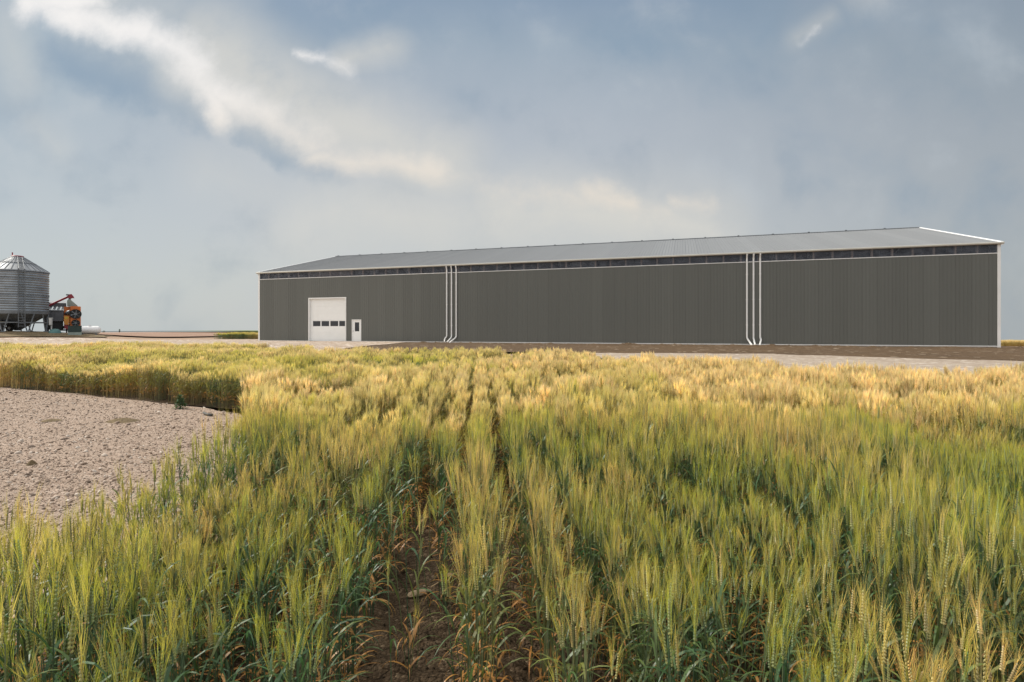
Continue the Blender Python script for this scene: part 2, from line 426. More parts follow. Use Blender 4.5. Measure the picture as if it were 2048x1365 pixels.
w = mb.build('wall', M['siding'], barn, fix=False); w['label'] = 'long front wall of ribbed grey-green steel sheets'
for side, X in ((0, 0.), (1, LEN)):
    sg = -1 if side == 0 else 1
    mb = MB(); pr = ribs(.12, DEP-.12); n = len(pr)
    zt = lambda y: HE+(RIDGE-HE)*(1-abs(y-DEP/2)/(DEP/2))-.12
    mb.add([(X+sg*o, y, -.9) for y, o in pr]+[(X+sg*o, y, zt(y)) for y, o in pr], [(i, i+1, n+i+1, n+i) for i in range(n-1)])
    g = mb.build('wall', M['siding'], barn, fix=False); g['label'] = 'gable end wall of ribbed grey-green steel'
mb = MB(); siding(mb, .12, LEN-.12, -1.6, HE, lambda x, o, z: (x, DEP+o, z))
mb.build('wall', M['siding'], barn, fix=False)['label'] = 'rear wall of ribbed grey-green steel'
mb = MB(); mb.box(.02, LEN-.02, .03, DEP-.03, -1.5, .03); mb.build('floor_slab', M['concrete'], barn)
# roof: two ribbed slopes with thickness
OV = .14; OR = .07
sl = (RIDGE-HE)/(DEP/2)
mb = MB(); pr = ribs(-OR, LEN+OR, h=.021); n = len(pr)
for sgn in (0, 1):
    Y = (lambda y: y) if sgn == 0 else (lambda y: DEP-y)
    rows = []
    for yy, zz in ((-OV, HE+.03-OV*sl), (DEP/4, HE+.03+DEP/4*sl), (DEP/2, RIDGE+.03)):
        rows += [(x, Y(yy), zz+o) for x, o in pr]
    f = [(r*n+i, r*n+i+1, (r+1)*n+i+1, (r+1)*n+i) for r in (0, 1) for i in range(n-1)]
    mb.add(rows, f)
    lo = [(x, Y(yy), zz) for yy, zz in ((-OV, HE-.03-OV*sl), (DEP/2, RIDGE-.03)) for x in (-OR, LEN+OR)]
    mb.add(lo, [(0, 2, 3, 1)])
roof = mb.build('roof', M['roof'], barn, fix=False)
mb = MB()
mb.prism([(DEP/2-.20, RIDGE-.01), (DEP/2-.20, RIDGE+.045), (DEP/2-.02, RIDGE+.105), (DEP/2+.02, RIDGE+.105), (DEP/2+.20, RIDGE+.045), (DEP/2+.20, RIDGE-.01)], 'x', -OR-.01, LEN+OR+.01)
for k in range(int(LEN/3.05)+1):
    x = .3+k*3.05; mb.box(x, x+.14, DEP/2-.21, DEP/2+.21, RIDGE+.05, RIDGE+.125, .01)
mb.build('ridge_cap', M['galv_dark'], roof)
# gutter with lip and end caps
mb = MB()
gz = HE-OV*sl
prof = [(-OV-.005, gz-.085), (-OV-.085, gz-.085), (-OV-.12, gz-.05), (-OV-.125, gz+.02), (-OV-.115, gz+.035), (-OV-.105, gz+.02), (-OV-.10, gz-.04), (-OV-.075, gz-.07), (-OV-.02, gz-.07), (-OV-.005, gz+.02)]
mb.prism(prof, 'x', -OR-.06, LEN+OR+.06)
for x in (-OR-.064, LEN+OR+.06): mb.prism(prof[:5]+[(-OV-.005, gz+.02)], 'x', x, x+.004)
k = 0
while k*6.1 < LEN:
    mb.box(k*6.1, k*6.1+.05, -OV-.13, -OV-.004, gz-.089, gz+.038, .008); k += 1
mb.build('gutter', M['gutter'], barn)
mb = MB(); mb.box(-OR, LEN+OR, -OV-.004, -OV+.03, gz-.09, gz+.03); mb.box(-OR, LEN+OR, -OV+.03, .0, gz-.09, gz-.075); mb.build('fascia', M['gutter'], barn)
# rakes: white folded trim standing proud of the roof edge
for X0, X1, nm in ((-OR-.05, -OR+.09, 'left'), (LEN+OR-.09, LEN+OR+.05, 'right')):
    mb = MB()
    for sgn in (0, 1):
        Y = (lambda y: y) if sgn == 0 else (lambda y: DEP-y)
        a = (Y(-OV-.02), HE-.16-(OV+.02)*sl); c = (Y(-OV-.02), HE+.075-(OV+.02)*sl); d = (Y(DEP/2), RIDGE+.075); e = (Y(DEP/2), RIDGE-.16)
        mb.prism([a, c, d, e], 'x', X0, X1)
    mb.build('rake_trim', M['white_rake'], barn)
# corner trim, base trim, sill line
for x0, x1 in ((-.035, .15), (LEN-.15, LEN+.035)):
    mb = MB(); mb.box(x0, x1, -.035, .15, -.05, HE-.10); mb.build('corner_trim', M['white'], barn)
mb = MB(); mb.box(.15, LEN-.15, -.030, .03, ZB-.005, ZB+.045); mb.build('eave_sill', M['white'], barn)
mb = MB()
for a, c in ((.15, OD0-.005), (OD1+.005, ED0-.005), (ED1+.005, LEN-.15)): mb.box(a, c, -.036, .03, .03, .085)
mb.build('base_trim', M['white'], barn)
mb = MB(); mb.box(.1, LEN-.1, .004, .03, -.5, .028); mb.build('foundation', M['concrete'], barn)
# clear eave windows between posts
BAY = 1.2192
for k in range(50):
    x0 = k*BAY+(.15 if k == 0 else .006); x1 = (k+1)*BAY-(.15 if k == 49 else .006)
    mb = MB(); mb.box(x0, x1, -.006, .0, ZB+.05, HE-.10); p = mb.build('eave_window', M['clear'], barn)
    if 5 <= k <= 8:
        mb = MB(); mb.box(x0, x1, .05, .075, ZB+.03, HE-.10); q = mb.build('backing_board', M['brownboard'], p)
for k in range(1, 50):
    mb = MB(); mb.box(k*BAY-.075, k*BAY+.075, .012, .10, ZB+.05, HE-.10); mb.build('window_post', M['wood'], barn)
# roof framing seen behind the clear strip
mb = MB()
for k in range(1, 50):
    x = k*BAY+.03
    mb.box(x, x+.05, .12, DEP-.12, HE-.30, HE-.18)
    if rnd.random() < .75:
        a = x+rnd.uniform(.2, .6); mb.tube([(a, .2, ZB-.2), (a+rnd.uniform(.15, .5), .35, HE-.16)], .05, 4)
    if rnd.random() < .5:
        a = x+rnd.uniform(.3, 1.0); mb.box(a, a+rnd.uniform(.1, .4), .3, .4, ZB-.1, ZB+rnd.uniform(.12, .34))
mb.build('roof_framing', M['dark'], barn)
mb = MB(); mb.box(.2, LEN-.2, 3.2, 3.25, ZB-1.4, HE-.12); mb.build('dark_backdrop', M['dark'], barn)  # upright near-black sheet added behind the windows for the dark of the interior
# overhead door
mb = MB()
mb.box(OD0, OD0+.11, -.045, .26, .03, ODT-.11); mb.box(OD1-.11, OD1, -.045, .26, .03, ODT-.11); mb.box(OD0, OD1, -.047, .26, ODT-.11, ODT)
odf = mb.build('door_frame', M['white'], barn)
x0, x1 = OD0+.11, OD1-.11; Wd = x1-x0
rows = [.06, .86, 1.50, 2.06, 2.70, 3.43, ODT-.11]
mb = MB()
wz0, wz1 = 1.50, 2.0
wins = [(x0+Wd*a, x0+Wd*c) for a, c in ((.065, .28), (.308, .523), (.556, .775), (.80, .992))]
for a, c in zip(rows[:-1], rows[1:]):
    if a == 1.50:
        edges = [x0]+[t for wv in wins for t in wv]+[x1]
        for i in range(0, len(edges), 2): mb.box(edges[i], edges[i+1], .17, .22, a, c-.006)
        for (wa, wb) in wins: mb.box(wa, wb, .171, .219, wz1, c-.006)
    else: mb.box(x0, x1, .17, .22, a, c-.006)
mb.box(x0, x1, .205, .225, .05, 1.505); mb.box(x0, x1, .205, .225, 2.0, ODT-.11)
od = mb.build('overhead_door', M['door_white'], barn)
for (wa, wb) in wins:
    mb = MB(); mb.box(wa, wb, .195, .205, wz0, wz1); mb.build('window', M['glass'], od)
mb = MB(); mb.box(x0, x1, .172, .218, .03, .06); mb.build('rubber_seal', M['rubber'], od)
# entry door
mb = MB()
mb.box(ED0, ED0+.07, -.04, .12, .03, EDT-.07); mb.box(ED1-.07, ED1, -.04, .12, .03, EDT-.07); mb.box(ED0, ED1, -.042, .12, EDT-.07, EDT)
mb.build('door_frame', M['white'], barn)
a, c = ED0+.07, ED1-.07
wa, wb, za, zb = ED0+.29, ED0+.78, 1.0, 1.86
mb = MB()
mb.box(a, wa, .02, .065, .04, EDT-.07); mb.box(wb, c, .02, .065, .04, EDT-.07); mb.box(wa, wb, .02, .065, .04, za); mb.box(wa, wb, .02, .065, zb, EDT-.07)
ed = mb.build('entry_door', M['door_white'], barn)
mb = MB(); mb.box(wa, wb, .045, .055, za, zb); mb.build('window', M['glass'], ed)
mb = MB(); mb.tube([(ED0+.14, .02, 1.03), (ED0+.14, -.03, 1.03)], .025, 10); mb.tube([(ED0+.14, -.03, 1.03), (ED0+.22, -.035, 1.03)], .012, 8); mb.build('handle', M['galv_dark'], ed)
# downspouts
def downspout(x, bend, outw):
    mb = MB()
    top = gz-.088
    pts = [(x, -OV-.06, top), (x, -OV-.06, top-.06), (x, -.085, top-.30), (x, -.085, .62), (x+bend[0]*.25, -.10, .50)]
    for q in bend[1]: pts.append((x+q[0], -.1-q[1], q[2]))
    mb.tube(pts, .062, 8, True, .8)
    for z in (1.5, 3.4, 5.3): mb.box(x-.085, x+.085, -.09, -.02, z, z+.03)
    return mb.build('downspout', M['white'], barn)
downspout(20.89, (-.16, [(-.10, .12, .40), (-.10, .22, .28), (.06, .60, .10)]), 1)
downspout(21.353, (-.05, [(-.03, .12, .40), (-.14, .62, .06)]), 1)
downspout(21.808, (-.08, [(-.06, .14, .40), (-.27, .85, .02)]), 1)
downspout(45.52, (.10, [(.06, .14, .40), (.25, .75, .03)]), 1)
downspout(45.975, (.0, [(.01, .12, .40), (.03, .70, .04)]), 1)
downspout(46.43, (.10, [(.04, .12, .40), (-.12, .72, .03)]), 1)

# ------------------------------------------------------------------ yard things, left
def W(x, y, Y=60.): return ((x-1024)/FPX*Y, Y, EYE+(660-y)/FPX*Y)
# hopper bottom grain bin
bx, by = W(35, 0)[0], 60.
bz = float(ground_z(bx, by))+.06
RB = 2.70
bin_ = empty('grain_bin', (bx, by, bz), math.atan2(-by, -bx)+math.pi/2, 'round corrugated steel grain bin standing on legs at the left edge', 'grain bin')
# local -y faces the camera
z_e, z_b, z_p = 7.72-bz, 3.22-bz, 9.45-bz
prof = []
nz = 34
for i in range(nz*4+1):
    z = z_b+(z_e-z_b)*i/(nz*4); prof.append((RB+.035*math.sin(2*math.pi*i/4/2), z))
mb = MB(); mb.lathe(prof, 96); shell = mb.build('bin_wall', M['galv'], bin_, True)
mb = MB()
for k in range(4): 
    z = z_b+(z_e-z_b)*(k+1)/5; mb.lathe([(RB+.03, z-.03), (RB+.045, z-.02), (RB+.045, z+.02), (RB+.03, z+.03)], 96)
mb.build('ring_seam', M['galv'], shell)
mb = MB(); mb.lathe([(RB+.10, z_e-.05), (RB+.06, z_e+.05), (.55, z_p-.12), (.5, z_p-.02), (0.02, z_p+.03)], 64)
for k in range(32):
    t = 2*math.pi*k/32
    a = Vector((math.cos(t)*(RB+.05), math.sin(t)*(RB+.05), z_e+.085)); c = Vector((math.cos(t)*.6, math.sin(t)*.6, z_p-.09))
    mb.tube([a, c], .028, 4)
rf = mb.build('roof', M['galv_roof'], bin_)
tt = .52
mb = MB(); rr = RB*(1-tt)+.5*tt; zz = z_e+.06+(z_p-.12-z_e-.06)*tt
mb.lathe([(rr+.06, zz-.02), (rr+.06, zz+.09), (rr-.02, zz+.11)], 64); mb.build('stiffener_ring', M['galv_dark'], rf)
mb = MB(); mb.lathe([(.5, z_p-.06), (.56, z_p+.02), (.5, z_p+.07), (.02, z_p+.10)], 32); mb.tube([(-.42, 0, z_p+.05), (-.42, 0, z_p+.42)], .06, 8)
mb.build('roof_lid', M['red'], rf)
mb = MB(); mb.lathe([(RB+.04, z_b-.30), (RB+.05, z_b+.04)], 64); mb.lathe([(RB+.04, z_b-.02), (RB+.02, z_b-.30), (.34, z_b-2.05), (.25, z_b-2.15)], 64); mb.build('hopper_cone', M['galv_dark'], bin_)
nleg = 8
for k in range(nleg):
    t = 2*math.pi*(k+.5)/nleg+R(-4)
    foot = Vector((math.cos(t)*RB*.98, math.sin(t)*RB*.98, .03))
    for sg in (-1, 1):
        t2 = t+sg*.22
        mb = MB(); mb.tube([foot+Vector((-math.sin(t)*sg*.06, math.cos(t)*sg*.06, 0)), (math.cos(t2)*RB*.99, math.sin(t2)*RB*.99, z_b-.2)], .065, 6)
        mb.build('leg', M['galv_dark'], bin_)
    mb = MB(); mb.box(foot.x-.2, foot.x+.2, foot.y-.2, foot.y+.2, -.05, .05); mb.build('foot_plate', M['galv_dark'], bin_)
mb = MB(); mb.lathe([(RB*.985+.04, .95), (RB*.985+.04, 1.07), (RB*.985-.04, 1.07), (RB*.985-.04, .95), (RB*.985+.04, .95)], 48); mb.build('leg_ring', M['galv_dark'], bin_)
mb = MB(); lx = .34; ly = -RB-.16
for sx in (-.27, .27): mb.tube([(lx+sx, ly, .45), (lx+sx, ly, z_e+.1)], .04, 6)
for k in range(22): mb.tube([(lx-.27, ly, .6+k*.3), (lx+.27, ly, .6+k*.3)], .03, 6)
for sx in (-.23, .23):
    mb.tube([(lx+sx, ly, z_e+.1), (lx*.6+sx*.8, -.75, z_p-.1)], .03, 6)
for k in range(6):
    t = (k+.5)/6; mb.tube([(lx*(1-.4*t)-.23, ly+(-.75-ly)*t, z_e+.12+(z_p-.2-z_e)*t), (lx*(1-.4*t)+.23, ly+(-.75-ly)*t, z_e+.12+(z_p-.2-z_e)*t)], .022, 6)
mb.build('ladder', M['galv_dark'], bin_)
# dark implement under the bin
g0 = W(8, 664, 58.6)
imp = empty('trailer', (g0[0], 58.6, float(ground_z(g0[0], 58.6))+.1), 0, 'dark low trailer with a yellow stripe parked under the grain bin', 'trailer')
mb = MB(); mb.prism([(-1.6, .62), (.75, .62), (1.05, .95), (1.05, 1.1), (-1.6, 1.1)], 'y', -.6, .6); mb.box(-1.5, .2, -.5, .5, 1.1, 1.42, .05); mb.build('body', M['black'], imp)
mb = MB(); mb.box(-1.3, .7, -.612, -.602, .98, 1.05); mb.build('stripe', M['yellow'], imp)
for x in (-.95, .15):
    for y in (-.55, .55):
        mb = MB(); mb.tube([(x, y-.11, .36), (x, y+.11, .36)], .36, 20); wh = mb.build('wheel', M['rubber'], imp)
        mb = MB(); mb.tube([(x, y-.12, .36), (x, y+.12, .36)], .17, 12); mb.build('rim', M['metalbox'], wh)
mb = MB(); mb.tube([(1.0, 0, .8), (1.9, 0, .45), (1.9, 0, .02)], .06, 6); mb.build('drawbar', M['black'], imp)

# grain dryer (front view, parallel to x)
def X(x): return (x-1024)/FPX*60
def Z(y): return EYE+(660-y)/FPX*60
DW = .77
dry = empty('grain_dryer', (X(130), 60, .72), R(38), 'orange and grey grain dryer with two round fans beside the grain bin', 'grain dryer')
BK = 1.055
dry.location = (X(130)*BK, 60*BK, EYE+(.72-EYE)*BK); dry.scale = (BK,)*3
ox, oz = X(130), .72
X = lambda x: X0d+(x-130)*60/FPX*DW
X0d = (130-1024)/FPX*60
def dbox(mb, x0, x1, y0, y1, ya, yb, bev=0): mb.box(X(x0)-ox, X(x1)-ox, (ya-60)*.8, (yb-60)*.8, Z(y1)-oz, Z(y0)-oz, bev)
mb = MB(); dbox(mb, 88, 127, 621, 643, 60.2, 62.6, .03)
for k in range(6): dbox(mb, 91+k*6.2, 92+k*6.2, 622, 643, 60.16, 60.2)
body = mb.build('body', M['greybody'], dry)
mb = MB(); dbox(mb, 86, 131, 606, 613, 61.2, 62.6); mb.build('upper_body', M['greybody'], dry)
mb = MB()
for k in range(5):
    xa = 88+k*8.3
    mb.add([(X(xa)-ox, .1, Z(621)-oz), (X(xa+5.6)-ox, .1, Z(621)-oz), (X(xa+8.6)-ox, 1.15, Z(611.5)-oz), (X(xa+3.2)-ox, 1.15, Z(611.5)-oz)], [(0, 1, 2, 3)])
    mb.add([(X(xa)-ox, .1, Z(621)-oz-.03), (X(xa+5.6)-ox, .1, Z(621)-oz-.03), (X(xa+8.6)-ox, 1.15, Z(611.5)-oz-.03), (X(xa+3.2)-ox, 1.15, Z(611.5)-oz-.03)], [(3, 2, 1, 0)])
dbox(mb, 88, 124, 620.6, 622.4, 60.05, 60.19)
mb.add([(X(86)-ox, 1.1, Z(606)-oz), (X(133)-ox, 1.1, Z(606)-oz), (X(133)-ox, 2.0, Z(601)-oz), (X(86)-ox, 2.0, Z(601)-oz)], [(0, 1, 2, 3)])
mb.build('roof_panel', M['galv_roof'], dry, fix=False)
mb = MB(); mb.prism([(X(134)-ox, Z(612)-oz), (X(134)-ox, Z(601)-oz), (X(136.5)-ox, Z(598.5)-oz), (X(140)-ox, Z(598.5)-oz), (X(154.5)-ox, Z(610.5)-oz), (X(154)-ox, Z(612.5)-oz)], 'y', .2, 2.2); mb.build('top_hopper', M['palegreen'], dry)
mb = MB(); dbox(mb, 127.5, 142, 613.5, 652, 60.6, 62.4); mb.build('end_panel', M['orange'], dry)
mb = MB(); dbox(mb, 141, 161.5, 613, 653, 59.4, 61.6, .03); fh = mb.build('fan_housing', M['orange'], dry)
for cx, cy, r in ((151.6, 628.4, 10.2), (151.8, 646.4, 7.2)):
    x, z, rr = X(cx)-ox, Z(cy)-oz, r*.0566*.93
    mb = MB(); vs = []
    n = 40
    for (q, y) in ((rr*.88, -.50), (rr*.90, -.70), (rr, -.70), (rr, -.46)):
        for k in range(n): vs.append((x+q*math.cos(2*math.pi*k/n), y, z+q*math.sin(2*math.pi*k/n)))
    mb.add(vs, [(i*n+k, i*n+(k+1) % n, (i+1)*n+(k+1) % n, (i+1)*n+k) for i in range(3) for k in range(n)])
    fan = mb.build('fan', M['black'], dry)
    mb = MB(); mb.tube([(x, -.53, z), (x, -.482, z)], rr*.9, 32); mb.build('backing', M['black'], fan)
    mb = MB(); mb.tube([(x, -.65, z), (x, -.53, z)], rr*.3, 16); 
    for k in range(6):
        t = 2*math.pi*k/6+.3
        p = [(x+math.cos(t+d)*q, -.60+e, z+math.sin(t+d)*q) for q, d, e in ((rr*.28, -.2, 0), (rr*.85, -.16, .03), (rr*.85, .2, -.04), (rr*.28, .2, -.02))]
        mb.add(p, [(0, 1, 2, 3)])
    mb.build('blade', M['galv_dark'], fan)
mb = MB(); mb.tube([(X(132)-ox, .45, Z(627.5)-oz), (X(137)-ox, -.1, Z(626)-oz), (X(142)-ox, -.25, Z(624.8)-oz)], [.18, .24, .27], 14); mb.build('air_duct', M['galv'], dry)
mb = MB(); dbox(mb, 127.8, 139.2, 632, 650, 59.7, 60.55, .02); cab = mb.build('control_cabinet', M['amber'], dry)
mb = MB(); dbox(mb, 130, 136, 634.5, 638, 59.68, 59.7); mb.build('decal', M['yellow'], cab)
mb = MB(); dbox(mb, 137, 138.8, 646.5, 648.5, 59.67, 59.7); mb.build('latch', M['metalbox'], cab)
mb = MB(); dbox(mb, 128.2, 129.6, 647.5, 649, 59.67, 59.7); mb.build('latch', M['metalbox'], cab)
mb = MB(); dbox(mb, 90, 125, 643, 660, 60.6, 62.2); dbox(mb, 126, 142, 652, 658, 60.2, 61.8); dbox(mb, 100, 141, 659, 662, 60.3, 61.9)
mb.build('undercarriage', M['black'], dry)
for x in (95, 106, 131.5, 140):
    for y in (60.3, 61.8):
        mb = MB(); dbox(mb, x, x+1.8, 655, 669.5, y, y+.12); mb.build('leg', M['black'], dry)
mb = MB(); dbox(mb, 129, 138.5, 650.5, 658, 59.8, 59.85); dbox(mb, 133.5, 137, 655.8, 659.5, 59.75, 59.8); mb.build('pipework', M['red'], dry)
# red auger (same heading as the dryer)
aug = empty('grain_auger', (X(133)*BK, 60.3*BK, EYE+(Z(596)-EYE)*BK), R(38), 'red grain auger sloping up over the top of the dryer', 'auger')
mb = MB(); mb.tube([(X(84)-X(133), .9, Z(616)-Z(596)), (0, .3, Z(593)-Z(596))], .12, 12); mb.build('tube', M['red'], aug)
mb = MB(); mb.prism([(-.12, .02), (.0, .42), (.30, .48), (.48, .20), (.55, -.02), (.40, .02), (.2, -.06)], 'y', .05, .6); hd = mb.build('head', M['red'], aug)
mb = MB(); mb.box(-.22, .06, .0, .5, .30, .46, .03); mb.build('motor', M['galv_dark'], aug)
mb = MB(); mb.tube([(.12, .3, 0), (.1, .3, -.38)], .12, 10); mb.build('spout', M['galv_dark'], aug)
# dark green box on pale skid
gx_, gy_ = X(156)*58.2/60, 58.2
gzz = float(ground_z(gx_, gy_))
bxm = empty('metal_box', (gx_, gy_, .47), R(38), 'dark green metal box on a pale skid below the dryer fans', 'box')
mb = MB(); mb.box(-.60, .57, -.4, .4, .42, 1.10, .03); mb.box(-.62, .59, -.42, .42, 1.06, 1.12, .01); mb.build('box_body', M['green'], bxm)
mb = MB(); mb.prism([(-.62, 0), (.55, 0), (.58, .42), (-.58, .42)], 'y', -.38, .38); mb.build('skid', M['palegreen'], bxm)
# white propane tank
px_, py_ = (179-1024)/FPX*60.5, 60.5
pt = empty('propane_tank', (px_, py_, float(ground_z(px_, py_))+.06), R(35), 'white round-ended propane tank lying on the ground beside the green box', 'tank')
prof = []
for k in range(9): t = math.pi/2*k/8; prof.append((.44*math.sin(t)+.001, -.75-.30*math.cos(t)))
for k in range(9): t = math.pi/2*(1-k/8); prof.append((.44*math.sin(t)+.001, .75+.30*math.cos(t)))
mb = MB(); mb.lathe(prof, 28)
mb.v = [(z, y, x+.56) for (x, y, z) in mb.v]; mb.build('tank_shell', M['tank'], pt, True)
mb = MB(); mb.tube([(0, 0, .98), (0, 0, 1.12)], .14, 14); mb.build('dome_lid', M['tank'], pt)
for x in (-.6, .6):
    mb = MB(); mb.box(x-.05, x+.05, -.33, .33, -.05, .24); mb.build('saddle', M['galv_dark'], pt)
# meter box on a post
qx, qy = (102.5-1024)/FPX*59, 59.
pp = empty('meter_post', (qx, qy, float(ground_z(qx, qy))), 0, 'grey electrical box on a thin post beside the bin legs', 'meter box')
zz = EYE+(636-0)*0
mb = MB(); mb.box(-.05, .05, .0, .08, -.1, 1.75); mb.build('post', M['metalbox'], pp)
mb = MB(); mb.box(-.15, .15, -.14, .0, .95, 1.72, .015); mb.box(-.17, .22, -.15, .0, 1.68, 1.76, .01); mb.build('box', M['metalbox'], pp)
# teal cover
tx, ty = (110-1024)/FPX*59.3, 59.3
mb = MB(); mb.lathe([(.56, 0), (.55, .05), (.44, .30), (.28, .45), (.1, .50), (.01, .505)], 20)
mb.v = [(x*1.0+.03*math.sin(9*y), y+.04*math.sin(7*x), z) for x, y, z in mb.v]
o = mb.build('tarp_cover', M['teal'], None, True); o.location = (tx, ty, float(ground_z(tx, ty))+.04); tag(o, 'low teal cover lying on the bank under the dryer', 'cover')
# white object that shows through the barn door glass is inside the barn
# far trees on the horizon
def far_tree(px, Y, h, w, label):
    x = (px-1024)/FPX*Y; z = float(ground_z(x, Y))
    t = empty('tree', (x, Y, z-.2), 0, label, 'tree', 'tiny trees on the horizon')
    mb = MB(); mb.tube([(0, 0, 0), (.05, 0, h*.5), (0, .02, h*.8)], [h*.05, h*.035, h*.015], 6); mb.build('trunk', M['wood'], t)
    mb = MB()
    for k in range(260):
        a = rnd.uniform(0, 2*math.pi); q = rnd.random()**.5*w*.5*(1-.5*rnd.random()); zz = h*(.25+.75*rnd.random())
        q *= math.sin(math.pi*min(1, max(.05, (zz/h-.2)/.85)))**.6
        c = Vector((q*math.cos(a), q*math.sin(a), zz)); s = h*.05
        d1 = Vector((rnd.gauss(0, 1), rnd.gauss(0, 1), rnd.gauss(0, 1))).normalized()*s; d2 = d1.orthogonal().normalized()*s*.6
        mb.add([c-d1, c+d2, c+d1, c-d2], [(0, 1, 2, 3)])
    mb.build('crown', M['leaf'], t, fix=False)
M['leaf'] = pmat('far_leaves', (.06, .085, .045), .8, var=.3, vscale=1)
far_tree(208, 300, 1.5, 2.4, 'tiny round bush on the horizon nearer the propane tank')
far_tree(239, 320, 2.4, 1.1, 'tiny narrow tree on the horizon nearer the barn')

# ------------------------------------------------------------------ wheat
class Plant:
    def __init__(s): s.v = []; s.f = []; s.a = []; s.b = []
    def part(s, vs, fs, ca, cb):
        b = len(s.v); s.v += vs; s.f += [tuple(i+b for i in f) for f in fs]
        s.a += [ca]*len(vs); s.b += [cb]*len(vs)
    def mesh(s, name, mat):
        me = bpy.data.meshes.new(name); me.from_pydata([tuple(v) for v in s.v], [], s.f)
        for nm, dat in (('fresh', s.a), ('ripe_col', s.b)):
            at = me.color_attributes.new(nm, 'FLOAT_COLOR', 'POINT')
            at.data.foreach_set('color', np.array([(*c, 1) for c in dat], np.float32).ravel())
        me.materials.append(mat)
        return me
def mix3(a, b, t): return tuple(x*(1-t)+y*t for x, y in zip(a, b))
def jit(c, k=.15):
    s = 1+rnd.uniform(-k, k); return tuple(max(0, x*s*(1+rnd.uniform(-.06, .06))) for x in c)
STEM = ((.09, .155, .085), (.50, .37, .15)); LEAF = ((.055, .125, .04), (.42, .33, .06)); DRY = ((.46, .25, .07), (.50, .24, .06))
EAR = ((.30, .355, .15), (.60, .48, .23)); AWN = ((.66, .60, .115), (.91, .73, .36)); AWN_NEAR = ((.51, .515, .07), (.93, .68, .23))
V3 = Vector
def strip(pl, pts, widths, side, ca, cb):
    vs = []; n = len(pts)
    for p, wd in zip(pts, widths):
        vs += [p-side*wd/2, p+side*wd/2]
    pl.part(vs, [(2*i, 2*i+1, 2*i+3, 2*i+2) for i in range(n-1)], ca, cb)
def tube3(pl, pts, rs, n, ca, cb):
    vs = []; fs = []
    for i, (p, r) in enumerate(zip(pts, rs)):
        for k in range(n):
            t = 2*math.pi*k/n; vs.append(p+V3((r*math.cos(t), r*math.sin(t), 0)))
    for i in range(len(pts)-1):
        for k in range(n): fs.append((i*n+k, i*n+(k+1) % n, (i+1)*n+(k+1) % n, (i+1)*n+k))
    pl.part(vs, fs, ca, cb)
def leaf(pl, base, az, L, wd, rise, droop, segs, ca, cb):
    d = V3((math.cos(az), math.sin(az), 0)); side = V3((-math.sin(az), math.cos(az), 0))
    pts = []; ws = []
    tw = rnd.uniform(-.5, .5); a = rise; p = base.copy(); st = L/segs
    for i in range(segs+1):
        t = i/segs
        pts.append(p.copy()); ws.append(wd*(.55+.45*min(1, t*3.5))*(1-t**2.2)+.0008)
        p = p+(d*math.cos(a)+V3((0, 0, math.sin(a))))*st+side*tw*st*.25*t
        a -= droop/segs*(.4+1.4*t)
    strip(pl, pts, ws, side.lerp(V3((0, 0, 1)), rnd.uniform(0, .25)), ca, cb)
